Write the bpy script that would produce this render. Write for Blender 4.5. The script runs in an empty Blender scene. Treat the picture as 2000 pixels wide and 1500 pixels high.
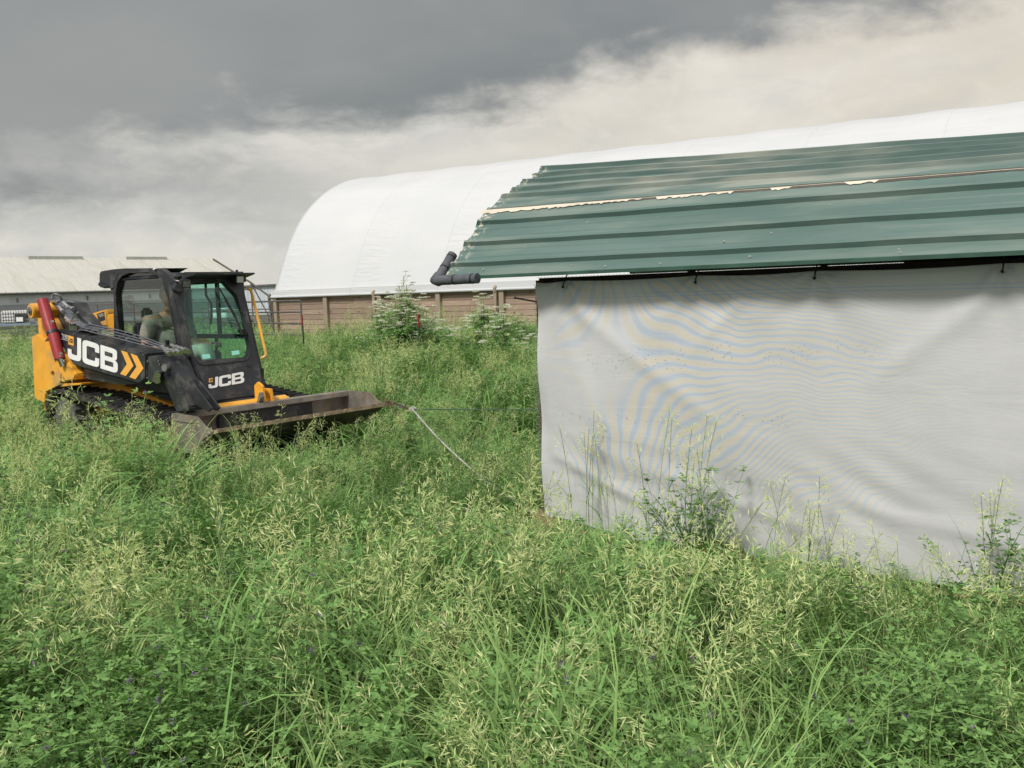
import bpy, bmesh, math, random
import numpy as np
from mathutils import Vector, Matrix
from mathutils.geometry import tessellate_polygon
random.seed(7); RNG = np.random.default_rng(11)
sc = bpy.context.scene
COL = sc.collection
R = math.radians

# ------------------------------------------------------------------ camera
FPX, CAMH = 1850.0, 1.75                      # focal length in px of a 2000 px wide frame
ROLL, PITCH = math.atan(0.035), math.atan(185.89 / 1850.0)
Fw = Vector((0, math.cos(PITCH), -math.sin(PITCH)))
R0 = Vector((1, 0, 0)); U0 = R0.cross(Fw)
Rt = math.cos(ROLL) * R0 - math.sin(ROLL) * U0
Up = math.cos(ROLL) * U0 + math.sin(ROLL) * R0
CAM = Vector((0, 0, CAMH))
cd = bpy.data.cameras.new("camera"); cam = bpy.data.objects.new("camera", cd); COL.objects.link(cam)
cd.sensor_width = 36; cd.lens = 36 * FPX / 2000; cd.clip_start = 0.05; cd.clip_end = 3000
m = Matrix((Rt, Up, -Fw)).transposed().to_4x4(); m.translation = CAM
cam.matrix_world = m
sc.camera = cam
sc.render.resolution_x, sc.render.resolution_y = 1024, 768
sc.view_settings.view_transform = 'Standard'; sc.view_settings.look = 'None'
sc.view_settings.exposure = 0.25; sc.view_settings.gamma = 1.0
sc.cycles.use_denoising = True
sc.cycles.max_bounces = 7; sc.cycles.transparent_max_bounces = 12
sc.cycles.diffuse_bounces = 2; sc.cycles.glossy_bounces = 3; sc.cycles.transmission_bounces = 4

def ray(x, y): return Fw + Rt * ((x - 1000) / FPX) + Up * ((750 - y) / FPX)
def onplane(x, y, p0, n):
    r = ray(x, y); n = Vector(n); return CAM + r * ((Vector(p0) - CAM).dot(n) / r.dot(n))

# ------------------------------------------------------------------ sun and sky
SUN_EL, SUN_AZ = 50.0, 212.0                   # high, behind the camera to the left
sd = bpy.data.lights.new("sun", 'SUN'); sun = bpy.data.objects.new("sun", sd); COL.objects.link(sun)
sd.energy = 3.1; sd.angle = R(12); sd.color = (1.0, 0.965, 0.91)
sdir = Vector((math.cos(R(SUN_EL)) * math.sin(R(SUN_AZ)), math.cos(R(SUN_EL)) * math.cos(R(SUN_AZ)), math.sin(R(SUN_EL))))
sun.rotation_euler = sdir.to_track_quat('Z', 'Y').to_euler()
sun.location = sdir * 40

class NT:
    def __init__(s, nt): s.t = nt; s.n = nt.nodes; s.l = nt.links
    def new(s, typ, **kw):
        nd = s.n.new(typ)
        for k, v in kw.items():
            if k.startswith('i_'):
                key = k[2:]; key = int(key) if key.isdigit() else key.replace('_', ' ')
                s.put(nd.inputs[key], v)
            else: setattr(nd, k, v)
        return nd
    def put(s, sock, v):
        if isinstance(v, bpy.types.NodeSocket): s.l.new(v, sock)
        else:
            if hasattr(sock.default_value, '__len__') and hasattr(v, '__len__') and len(sock.default_value) == 4 and len(v) == 3: v = (*v, 1)
            sock.default_value = v
    def math(s, op, a, b=0.0, c=0.0, clamp=False):
        nd = s.n.new('ShaderNodeMath'); nd.operation = op; nd.use_clamp = clamp
        s.put(nd.inputs[0], a); s.put(nd.inputs[1], b)
        s.put(nd.inputs[2], c)
        return nd.outputs[0]
    def mix(s, f, a, b, blend='MIX'):
        nd = s.n.new('ShaderNodeMix'); nd.data_type = 'RGBA'; nd.blend_type = blend
        s.put(nd.inputs[0], f); s.put(nd.inputs[6], a); s.put(nd.inputs[7], b); return nd.outputs[2]
    def noise(s, vec, scale, detail=4, rough=0.5, dist=0.0):
        nd = s.n.new('ShaderNodeTexNoise'); s.put(nd.inputs['Scale'], scale); nd.inputs['Detail'].default_value = detail
        nd.inputs['Roughness'].default_value = rough; nd.inputs['Distortion'].default_value = dist
        if vec is not None: s.l.new(vec, nd.inputs['Vector'])
        return nd.outputs['Fac']
    def smooth(s, v, a, b):
        nd = s.n.new('ShaderNodeMapRange'); nd.interpolation_type = 'SMOOTHSTEP'
        s.put(nd.inputs[0], v); nd.inputs[1].default_value = a; nd.inputs[2].default_value = b
        return nd.outputs[0]
    def mapping(s, vec, scale=(1, 1, 1), rot=(0, 0, 0), loc=(0, 0, 0)):
        nd = s.n.new('ShaderNodeMapping'); s.l.new(vec, nd.inputs[0]); nd.inputs['Scale'].default_value = scale
        nd.inputs['Rotation'].default_value = rot; nd.inputs['Location'].default_value = loc
        return nd.outputs[0]

w = bpy.data.worlds.new("World"); sc.world = w; w.use_nodes = True
T = NT(w.node_tree); T.n.clear()
out = T.new('ShaderNodeOutputWorld'); bg = T.new('ShaderNodeBackground'); T.l.new(bg.outputs[0], out.inputs[0])
tc = T.new('ShaderNodeTexCoord'); gen = tc.outputs['Generated']
sky = T.new('ShaderNodeTexSky', sky_type='NISHITA', sun_disc=False, sun_elevation=R(SUN_EL), sun_rotation=R(SUN_AZ), air_density=1.0, dust_density=3.0)
sep = T.new('ShaderNodeSeparateXYZ'); T.l.new(gen, sep.inputs[0])
X_, Y_, Z_ = sep.outputs
zz = T.math('ADD', T.math('MAXIMUM', Z_, 0.0), 0.16)
cx, cy = T.math('DIVIDE', X_, zz), T.math('DIVIDE', Y_, zz)
cmb = T.new('ShaderNodeCombineXYZ'); T.l.new(cx, cmb.inputs[0]); T.l.new(cy, cmb.inputs[1])
cp = cmb.outputs[0]
n1 = T.noise(T.mapping(cp, (1, 1, 1), loc=(3.1, 1.7, 0)), 0.75, 6, 0.52, 0.3)
n2 = T.noise(T.mapping(gen, (1.0, 1.0, 2.6), loc=(1.3, 0.2, 0.5)), 3.4, 7, 0.55, 0.35)
n3 = T.noise(T.mapping(gen, (1.0, 1.0, 2.2), loc=(5.3, 2.2, 1.5)), 9.0, 6, 0.6, 0.5)
# edge of the dark cloud bank: rises to the right
edge = T.math('ADD', T.math('MULTIPLY', X_, 0.15), 0.197)
edge = T.math('ADD', edge, T.math('MULTIPLY', T.math('SUBTRACT', n2, 0.5), 0.20))
n4 = T.noise(T.mapping(gen, (1.0, 1.0, 1.8), loc=(1.3, 7.2, 3.5)), 24.0, 6, 0.62, 0.6)
edge = T.math('ADD', edge, T.math('MULTIPLY', T.math('SUBTRACT', n3, 0.5), 0.085))
edge = T.math('ADD', edge, T.math('MULTIPLY', T.math('SUBTRACT', n4, 0.5), 0.03))
dark = T.smooth(T.math('SUBTRACT', Z_, edge), -0.022, 0.040)
hi = T.smooth(Z_, 0.50, 0.72)                       # the bank ends well above the view
back = T.smooth(Y_, 0.35, -0.1)
keep = T.math('MULTIPLY', T.math('SUBTRACT', 1.0, hi), T.math('SUBTRACT', 1.0, back))
dark = T.math('MULTIPLY', dark, keep)
light = T.mix(T.smooth(X_, -0.35, 0.35), (0.55, 0.55, 0.515), (0.62, 0.57, 0.485))
light = T.mix(T.smooth(n2, 0.40, 0.66), light, (0.70, 0.665, 0.59))
light = T.mix(T.math('MULTIPLY', T.smooth(n3, 0.46, 0.70), 0.4), light, (0.50, 0.50, 0.48))
over = T.mix(n1, (0.44, 0.45, 0.46), (0.76, 0.75, 0.72))
light = T.mix(T.math('MAXIMUM', hi, back), light, over)
dk = T.mix(T.smooth(n1, 0.3, 0.7), (0.195, 0.206, 0.204), (0.285, 0.288, 0.278))
dk = T.mix(T.math('MULTIPLY', T.smooth(n3, 0.4, 0.75), 0.10), dk, (0.36, 0.36, 0.35))
tx_ = T.math('DIVIDE', T.math('ADD', X_, 0.36), 0.20); tz_ = T.math('DIVIDE', T.math('SUBTRACT', T.math('SUBTRACT', Z_, 0.118), T.math('MULTIPLY', T.math('SUBTRACT', n3, 0.5), 0.12)), 0.034)
tong = T.math('EXPONENT', T.math('MULTIPLY', T.math('ADD', T.math('MULTIPLY', tx_, tx_), T.math('MULTIPLY', tz_, tz_)), -1.0))
tong = T.math('MULTIPLY', T.math('MULTIPLY', tong, keep), T.math('ADD', 0.45, T.math('MULTIPLY', n4, 0.5)))
light = T.mix(tong, light, (0.27, 0.275, 0.275))
light = T.mix(T.math('MULTIPLY', T.math('MULTIPLY', T.smooth(n4, 0.50, 0.72), keep), 0.22), light, (0.80, 0.75, 0.66))
cl = T.mix(dark, light, dk)
nis = T.mix(1.0, sky.outputs[0], (0.10, 0.10, 0.10), 'MULTIPLY')
fin = T.mix(0.93, nis, cl)
T.l.new(fin, bg.inputs[0]); bg.inputs[1].default_value = 1.0

# ------------------------------------------------------------------ helpers
def mat(name, col, rough=0.6, metal=0.0, var=0.0, vscale=8.0, bump=0.0, bscale=40.0, dirt=None, dscale=3.0, damt=0.5, spec=0.5, coord='Object', stretch=(1, 1, 1)):
    mt = bpy.data.materials.new(name); mt.use_nodes = True
    T = NT(mt.node_tree); b = T.n['Principled BSDF']
    b.inputs['Roughness'].default_value = rough; b.inputs['Metallic'].default_value = metal
    b.inputs['Specular IOR Level'].default_value = spec
    tc = T.new('ShaderNodeTexCoord'); v = T.mapping(tc.outputs[coord], stretch)
    c = (*col, 1)
    if var:
        n = T.noise(v, vscale, 5, 0.6)
        c = T.mix(T.smooth(n, 0.3, 0.7), tuple(x * (1 - var) for x in col), tuple(min(1, x * (1 + var)) for x in col))
    if dirt:
        n = T.noise(v, dscale, 8, 0.7, 0.3)
        c = T.mix(T.math('MULTIPLY', T.smooth(n, 0.48, 0.68), damt), c, dirt)
    T.put(b.inputs['Base Color'], c)
    if bump:
        bn = T.new('ShaderNodeBump'); bn.inputs['Strength'].default_value = bump; bn.inputs['Distance'].default_value = 0.01
        T.l.new(T.noise(v, bscale, 5, 0.6), bn.inputs['Height']); T.l.new(bn.outputs[0], b.inputs['Normal'])
    return mt

def tag(o, label=None, cat=None, group=None, kind=None):
    if label: o['label'] = label
    if cat: o['category'] = cat
    if group: o['group'] = group
    if kind: o['kind'] = kind
    return o
def empty(name, loc=(0, 0, 0), rz=0.0, label=None, cat=None, group=None):
    o = bpy.data.objects.new(name, None); COL.objects.link(o); o.location = loc; o.rotation_euler = (0, 0, rz)
    o.empty_display_size = 0.2
    return tag(o, label, cat, group)
def link(name, me, parent=None, mats=()):
    o = bpy.data.objects.new(name, me); COL.objects.link(o)
    for mm in mats: me.materials.append(mm)
    if parent: o.parent = parent
    return o

class MB:
    def __init__(s): s.v = []; s.f = []; s.m = []
    def add(s, vs, fs, mi=0):
        k = len(s.v); s.v += [tuple(p) for p in vs]; s.f += [tuple(i + k for i in f) for f in fs]; s.m += [mi] * len(fs); return s
    def box(s, a, b, mi=0):
        (x0, y0, z0), (x1, y1, z1) = a, b
        vs = [(x0, y0, z0), (x1, y0, z0), (x1, y1, z0), (x0, y1, z0), (x0, y0, z1), (x1, y0, z1), (x1, y1, z1), (x0, y1, z1)]
        return s.add(vs, [(0, 3, 2, 1), (4, 5, 6, 7), (0, 1, 5, 4), (1, 2, 6, 5), (2, 3, 7, 6), (3, 0, 4, 7)], mi)
    def hexa(s, vs, mi=0):
        return s.add(vs, [(0, 3, 2, 1), (4, 5, 6, 7), (0, 1, 5, 4), (1, 2, 6, 5), (2, 3, 7, 6), (3, 0, 4, 7)], mi)
    def beam(s, p, q, w, h, up=(0, 0, 1), mi=0):
        p, q = Vector(p), Vector(q); d = (q - p).normalized(); up = Vector(up)
        sx = d.cross(up)
        if sx.length < 1e-4: sx = d.cross(Vector((1, 0, 0)))
        sx.normalize(); u = sx.cross(d).normalized(); sx *= w / 2; u *= h / 2
        return s.hexa([p - sx - u, p + sx - u, p + sx + u, p - sx + u, q - sx - u, q + sx - u, q + sx + u, q - sx + u], mi)
    def prism(s, poly3, off, mi=0, holes=()):
        # poly3: outline (3D points on one plane), extruded by vector off, with optional holes
        off = Vector(off); loops = [[Vector(p) for p in poly3]] + [[Vector(p) for p in h] for h in holes]
        tris = tessellate_polygon(loops); flat = [p for l in loops for p in l]; n = len(flat)
        fs = [tuple(t) for t in tris] + [tuple(i + n for i in reversed(t)) for t in tris]
        k = 0
        for l in loops:
            c = len(l)
            for i in range(c): j = (i + 1) % c; fs.append((k + i, k + j, k + j + n, k + i + n))
            k += c
        return s.add(flat + [p + off for p in flat], fs, mi)
    def tube(s, pts, r, seg=8, mi=0, caps=True, closed=False):
        pts = [Vector(p) for p in pts]; n = len(pts); rs = r if hasattr(r, '__len__') else [r] * n
        ref = None; rings = []
        for i in range(n):
            a = pts[(i - 1) % n] if (closed or i > 0) else pts[i]; b = pts[(i + 1) % n] if (closed or i < n - 1) else pts[i]
            d = (b - a)
            d = d.normalized() if d.length > 1e-9 else Vector((0, 0, 1))
            if ref is None: ref = Vector((0, 0, 1)) if abs(d.z) < .9 else Vector((1, 0, 0))
            sx = d.cross(ref).normalized(); u = sx.cross(d); ref = u
            rings.append([pts[i] + (sx * math.cos(t) + u * math.sin(t)) * rs[i] for t in [2 * math.pi * k / seg for k in range(seg)]])
        vs = [p for rg in rings for p in rg]; fs = []
        for i in range(n if closed else n - 1):
            j = (i + 1) % n
            for k in range(seg): l = (k + 1) % seg; fs.append((i * seg + k, j * seg + k, j * seg + l, i * seg + l))
        if caps and not closed: fs += [tuple(range(seg)), tuple((n - 1) * seg + k for k in reversed(range(seg)))]
        return s.add(vs, fs, mi)
    def cyl(s, p, q, r, seg=20, mi=0): return s.tube([p, q], r, seg, mi)
    def build(s, name, mats, parent=None, bevel=0.0, smooth=False, bseg=2, angle=35):
        me = bpy.data.meshes.new(name); me.from_pydata(s.v, [], s.f); mats = mats if isinstance(mats, (list, tuple)) else [mats]
        me.polygons.foreach_set('material_index', s.m)
        o = link(name, me, parent, mats)
        bm = bmesh.new(); bm.from_mesh(me); bmesh.ops.recalc_face_normals(bm, faces=bm.faces)
        if bevel:
            es = [e for e in bm.edges if len(e.link_faces) == 2 and e.calc_face_angle(0) > R(25)]
            bmesh.ops.bevel(bm, geom=es, offset=bevel, segments=bseg, affect='EDGES', clamp_overlap=True)
        bm.to_mesh(me); bm.free()
        if smooth or bevel:
            me.polygons.foreach_set('use_smooth', [True] * len(me.polygons))
            try: me.set_sharp_from_angle(angle=R(angle))
            except Exception: pass
        return o

def grid(nu, nv, fn, name, mats, parent=None, smooth=True, thick=0.0):
    vs = [fn(i / nu, j / nv) for j in range(nv + 1) for i in range(nu + 1)]
    fs = [(j * (nu + 1) + i, j * (nu + 1) + i + 1, (j + 1) * (nu + 1) + i + 1, (j + 1) * (nu + 1) + i) for j in range(nv) for i in range(nu)]
    me = bpy.data.meshes.new(name); me.from_pydata([tuple(v) for v in vs], [], fs)
    if smooth: me.polygons.foreach_set('use_smooth', [True] * len(fs))
    o = link(name, me, parent, mats if isinstance(mats, (list, tuple)) else [mats])
    if thick:
        md = o.modifiers.new('thick', 'SOLIDIFY'); md.thickness = thick; md.offset = 0
    return o

# ------------------------------------------------------------------ materials
M = {}
M['yellow'] = mat('yellow_paint', (0.78, 0.37, 0.035), 0.38, var=0.08, vscale=6, dirt=(0.36, 0.27, 0.15), dscale=4, damt=0.6)
M['black'] = mat('black_paint', (0.022, 0.024, 0.028), 0.42, var=0.25, vscale=5, dirt=(0.15, 0.14, 0.12), dscale=5, damt=0.5)
M['rubber'] = mat('rubber', (0.018, 0.018, 0.018), 0.8, var=0.4, bump=0.4, dirt=(0.11, 0.095, 0.07), dscale=9, damt=0.6)
M['hose'] = mat('hose_rubber', (0.10, 0.105, 0.12), 0.28, var=0.2)
M['steel'] = mat('bright_steel', (0.62, 0.62, 0.60), 0.28, 1.0, var=0.15, vscale=30)
M['dsteel'] = mat('dull_steel', (0.24, 0.235, 0.225), 0.5, 0.7, var=0.3, vscale=20)
M['bucket'] = mat('worn_bucket_steel', (0.20, 0.18, 0.155), 0.55, 0.25, var=0.35, vscale=4, bump=0.3, bscale=30, dirt=(0.28, 0.21, 0.14), dscale=4.5, damt=0.85)
M['mud'] = mat('dusty_cutting_edge', (0.36, 0.27, 0.18), 0.85, 0.0, var=0.3, vscale=9, bump=0.6, bscale=40)
M['red'] = mat('red_paint', (0.30, 0.022, 0.028), 0.4, var=0.15, vscale=12, dirt=(0.16, 0.04, 0.04), dscale=12, damt=0.5)
M['white'] = mat('white_decal', (0.80, 0.80, 0.79), 0.4, var=0.04)
M['orange'] = mat('orange_decal', (0.82, 0.41, 0.07), 0.4, var=0.04)
M['sticker'] = mat('mint_sticker', (0.30, 0.72, 0.60), 0.5)
M['seat'] = mat('seat_fabric', (0.035, 0.036, 0.04), 0.8, var=0.2)
M['lamp'] = mat('lamp_lens', (0.75, 0.76, 0.76), 0.12, 0.3)
M['skin'] = mat('skin', (0.42, 0.235, 0.16), 0.5, var=0.1, vscale=20, spec=0.3)
M['shirt'] = mat('olive_shirt', (0.20, 0.19, 0.155), 0.85, var=0.25, vscale=14, bump=0.5, bscale=12)
M['shorts'] = mat('khaki_trousers', (0.40, 0.37, 0.29), 0.85, var=0.15, vscale=10, bump=0.4, bscale=10)
M['hair'] = mat('grey_hair', (0.16, 0.15, 0.14), 0.7, var=0.3, vscale=60)
M['boot'] = mat('boot_leather', (0.05, 0.035, 0.025), 0.6)
def glass_mat(name, tint, refl=0.10):
    mt = bpy.data.materials.new(name); mt.use_nodes = True; T = NT(mt.node_tree); T.n.clear()
    o = T.new('ShaderNodeOutputMaterial'); tr = T.new('ShaderNodeBsdfTransparent', i_Color=tint); gl = T.new('ShaderNodeBsdfGlossy'); gl.inputs['Roughness'].default_value = 0.04
    lw = T.new('ShaderNodeLayerWeight'); lw.inputs[0].default_value = 0.5
    ms = T.new('ShaderNodeMixShader'); T.l.new(T.math('ADD', T.math('MULTIPLY', T.math('POWER', lw.outputs['Facing'], 4.0), 0.5), refl), ms.inputs[0])
    T.l.new(tr.outputs[0], ms.inputs[1]); T.l.new(gl.outputs[0], ms.inputs[2]); T.l.new(ms.outputs[0], o.inputs[0]); return mt
M['glass'] = glass_mat('cab_glass', (0.90, 0.96, 0.94), 0.05)
M['glass_f'] = glass_mat('tinted_glass', (0.70, 0.93, 0.87), 0.04)

# white fabric of the big barn
def fabric_mat():
    mt = bpy.data.materials.new('white_barn_fabric'); mt.use_nodes = True; T = NT(mt.node_tree); b = T.n['Principled BSDF']
    tc = T.new('ShaderNodeTexCoord'); v = tc.outputs['Object']
    n = T.noise(T.mapping(v, (0.25, 0.7, 0.7)), 1.0, 6, 0.6)
    c = T.mix(T.smooth(n, 0.35, 0.7), (0.49, 0.50, 0.51), (0.535, 0.535, 0.54))
    n2 = T.noise(T.mapping(v, (3.0, 0.35, 0.35)), 1.2, 5, 0.6)
    c = T.mix(T.math('MULTIPLY', T.smooth(n2, 0.55, 0.8), 0.25), c, (0.48, 0.48, 0.46))
    sp = T.new('ShaderNodeSeparateXYZ'); T.l.new(v, sp.inputs[0])
    fr = T.math('FRACT', T.math('DIVIDE', T.math('ADD', sp.outputs[0], 0.02), 3.7))
    seam = T.math('LESS_THAN', fr, 0.008)
    c = T.mix(T.math('MULTIPLY', seam, 0.25), c, (0.45, 0.46, 0.47))
    T.put(b.inputs['Base Color'], c); b.inputs['Roughness'].default_value = 0.55
    bn = T.new('ShaderNodeBump'); bn.inputs['Strength'].default_value = 0.6; bn.inputs['Distance'].default_value = 0.06
    near = T.smooth(T.math('ABSOLUTE', T.math('SUBTRACT', fr, 0.15)), 0.35, 0.0)
    rip = T.math('MULTIPLY', T.noise(T.mapping(v, (0.7, 1.2, 5.0), rot=(0, 0.25, 0)), 1.9, 4, 0.55), near)
    T.l.new(T.math('ADD', T.math('ADD', rip, T.math('MULTIPLY', seam, .25)), T.math('MULTIPLY', T.noise(T.mapping(v, (1.0, 0.6, 0.6)), 1.2, 4, 0.55), .5)), bn.inputs['Height']); T.l.new(bn.outputs[0], b.inputs['Normal'])
    return mt
M['fabric'] = fabric_mat()
def wood_mat(name, c1, c2, knots=0.5, axis=0, grain=2.2):
    mt = bpy.data.materials.new(name); mt.use_nodes = True; T = NT(mt.node_tree); b = T.n['Principled BSDF']
    tc = T.new('ShaderNodeTexCoord'); v = tc.outputs['Object']
    st = [14, 14, 14]; st[axis] = 0.9
    g = T.noise(T.mapping(v, tuple(st)), grain, 6, 0.65, 0.4)
    c = T.mix(T.smooth(g, 0.3, 0.72), c1, c2)
    oi = T.new('ShaderNodeAttribute'); oi.attribute_name = 'board'
    c = T.mix(T.math('MULTIPLY', oi.outputs['Fac'], 0.6), c, tuple(x * 0.55 for x in c1))
    kst = [2.2, 5.0, 5.0]
    vo = T.new('ShaderNodeTexVoronoi'); T.l.new(T.mapping(v, tuple(kst)), vo.inputs['Vector']); vo.inputs['Scale'].default_value = 0.8
    k = T.smooth(vo.outputs['Distance'], 0.16, 0.03)
    c = T.mix(T.math('MULTIPLY', k, knots), c, (0.07, 0.035, 0.02))
    T.put(b.inputs['Base Color'], c); b.inputs['Roughness'].default_value = 0.8
    bn = T.new('ShaderNodeBump'); bn.inputs['Strength'].default_value = 0.3; bn.inputs['Distance'].default_value = 0.006
    T.l.new(g, bn.inputs['Height']); T.l.new(bn.outputs[0], b.inputs['Normal'])
    return mt
M['board'] = wood_mat('reddish_boards', (0.32, 0.225, 0.165), (0.47, 0.355, 0.275), 0.8)
M['post'] = wood_mat('weathered_post', (0.24, 0.185, 0.13), (0.33, 0.275, 0.20), 0.2, axis=2)
M['skid'] = wood_mat('shed_timber', (0.20, 0.125, 0.065), (0.30, 0.20, 0.12), 0.4)
M['palew'] = wood_mat('pale_purlin', (0.50, 0.44, 0.34), (0.66, 0.60, 0.50), 0.3)
M['redpost'] = mat('redbrown_post', (0.10, 0.035, 0.022), 0.8, var=0.4, vscale=30, dirt=(0.25, 0.16, 0.12), dscale=20, damt=0.5)
M['wire'] = mat('galvanised_wire', (0.32, 0.33, 0.33), 0.5, 0.6)
M['darkwire'] = mat('dark_wire', (0.055, 0.042, 0.035), 0.7, 0.2, var=0.3, vscale=20)
M['cord'] = mat('black_cord', (0.012, 0.012, 0.013), 0.7)
M['pipe'] = mat('gate_pipe', (0.14, 0.125, 0.115), 0.6, 0.4, var=0.3, vscale=9)
M['foam'] = mat('grey_pipe_foam', (0.075, 0.080, 0.092), 0.75, var=0.25, vscale=20, bump=0.5, bscale=60)
M['tape'] = mat('black_tape', (0.012, 0.012, 0.014), 0.35)
M['ply'] = mat('dark_plywood', (0.035, 0.028, 0.022), 0.9, var=0.3, vscale=4)

# ------------------------------------------------------------------ ground, road
def gz(x, y):
    d = math.hypot(x, y)
    return 0.05 * math.sin(x * 0.7 + 1) * math.sin(y * 0.5) * min(1, d / 20)
gm = bpy.data.materials.new('soil_and_thatch'); gm.use_nodes = True; T = NT(gm.node_tree); b = T.n['Principled BSDF']
tc = T.new('ShaderNodeTexCoord'); v = tc.outputs['Object']
c = T.mix(T.smooth(T.noise(v, 2.5, 8, 0.7), 0.35, 0.7), (0.022, 0.032, 0.012), (0.06, 0.075, 0.03))
c = T.mix(T.math('MULTIPLY', T.smooth(T.noise(v, 0.12, 5, 0.6), 0.45, 0.62), 0.6), c, (0.085, 0.12, 0.045))
T.put(b.inputs['Base Color'], c); b.inputs['Roughness'].default_value = 0.95
bn = T.new('ShaderNodeBump'); bn.inputs['Strength'].default_value = 0.8; bn.inputs['Distance'].default_value = 0.05
T.l.new(T.noise(v, 14, 6, 0.7), bn.inputs['Height']); T.l.new(bn.outputs[0], b.inputs['Normal'])
g = MB()
xs = [-1500, -400, -150, -80] + list(range(-60, 61, 3)) + [80, 150, 400, 1500]; ys = [-300, -60, -20] + list(range(-10, 71, 2)) + [80, 100, 140, 250, 600, 1600]
vs = [(x, y, gz(x, y) if abs(x) < 70 and -20 < y < 90 else 0) for y in ys for x in xs]; nx = len(xs)
g.add(vs, [(j * nx + i, j * nx + i + 1, (j + 1) * nx + i + 1, (j + 1) * nx + i) for j in range(len(ys) - 1) for i in range(nx - 1)])
go = g.build('ground', gm, smooth=True); tag(go, 'dark green field ground under the tall grass', 'ground', kind='structure')
M['gravel'] = mat('gravel', (0.42, 0.38, 0.33), 0.95, var=0.2, vscale=1.5, bump=0.5, bscale=10, dirt=(0.22, 0.21, 0.14), dscale=0.5, damt=0.6)
rd = MB(); pr = []
for k in range(25):
    t = k / 24; x = -60 + 90 * t; y = 44 + 4 * math.sin(t * 5)
    pr += [(x, y - 5.5 + math.sin(k * 2.1) * .6, gz(x, y) + 0.07), (x, y + 5 + math.sin(k * 1.3) * .6, gz(x, y) + 0.07)]
rd.add(pr, [(2 * i, 2 * i + 2, 2 * i + 3, 2 * i + 1) for i in range(24)])
tag(rd.build('gravel_road', M['gravel'], smooth=True), 'pale gravel farm lane beyond the field at the left', 'road', kind='structure')

# ------------------------------------------------------------------ big fabric barn
az = R(121.2)
BE = Vector((math.sin(az), math.cos(az), 0)); BN = Vector((-BE.y, BE.x, 0))
if BN.y < 0: BN = -BN
BP = onplane(538, 569, (0, 35, 0), (0, 1, 0)); BZ = BP.z; BP.z = 0
# local frame of the barn: x along the wall (towards the right), y away, z up
barn = empty('fabric_barn', BP, math.atan2(BE.y, BE.x), 'long white fabric arched barn on a low board wall behind the green roofed shed', 'barn')
BL, BW, BH = 40.0, 12.6, 4.50
prof = [(-0.12, -0.22), (-0.06, 0.0), (.11, .37), (.61, 1.39), (1.16, 2.25), (1.89, 3.03), (2.88, 3.73), (3.91, 4.20), (4.9, 4.46), (5.7, 4.56), (6.3, 4.60)]
prof = [(o, BZ + z) for o, z in prof]
def catmull(P, n=5):
    P = [P[0]] + list(P) + [P[-1]]; outp = []
    for i in range(1, len(P) - 2):
        for k in range(n):
            t = k / n; a, b, c, d = P[i - 1], P[i], P[i + 1], P[i + 2]
            outp.append(tuple(0.5 * (2 * b[q] + (c[q] - a[q]) * t + (2 * a[q] - 5 * b[q] + 4 * c[q] - d[q]) * t * t + (3 * b[q] - a[q] - 3 * c[q] + d[q]) * t ** 3) for q in range(len(b))))
    outp.append(tuple(P[-2])); return outp
half = catmull(prof[1:], 5)
full = half + [(BW - o, z) for o, z in reversed(half[:-1])]
def barn_fn(u, v_):
    i = v_ * (len(full) - 1); k = min(int(i), len(full) - 2); t = i - k
    o = full[k][0] * (1 - t) + full[k + 1][0] * t; z = full[k][1] * (1 - t) + full[k + 1][1] * t
    x = u * BL
    # fabric sags slightly between the trusses
    tr = (x % 2.44) / 2.44; sag = 0.035 * math.sin(math.pi * tr) ** 2 * math.sin(math.pi * min(1, v_ * 1.02))
    dx, dz = (BW / 2 - o), (BZ + 1.2 - z); L = math.hypot(dx, dz)
    return (x - 0.1 + (0.12 if u == 0 else 0), o + dx / L * sag, z + dz / L * sag)
grid(150, len(full) - 1, barn_fn, 'fabric_cover', M['fabric'], barn, thick=0.02)
hem = MB(); hem.hexa([(-0.12, -0.155, BZ - 0.20), (BL, -0.155, BZ - 0.20), (BL, -0.06, BZ - 0.20), (-0.12, -0.06, BZ - 0.20),
                      (-0.12, -0.125, BZ + 0.03), (BL, -0.125, BZ + 0.03), (BL, -0.03, BZ + 0.03), (-0.12, -0.03, BZ + 0.03)])
hem.tube([(-0.12, -0.15, BZ - 0.21), (BL, -0.15, BZ - 0.21)], 0.045, 10)
hem.build('bottom_hem', M['fabric'], barn, smooth=True)
endm = MB(); endm.prism([(0.35, o, z - 0.02) for o, z in full], (0.02, 0, 0)); endm.build('end_panel', M['fabric'], barn)
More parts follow.
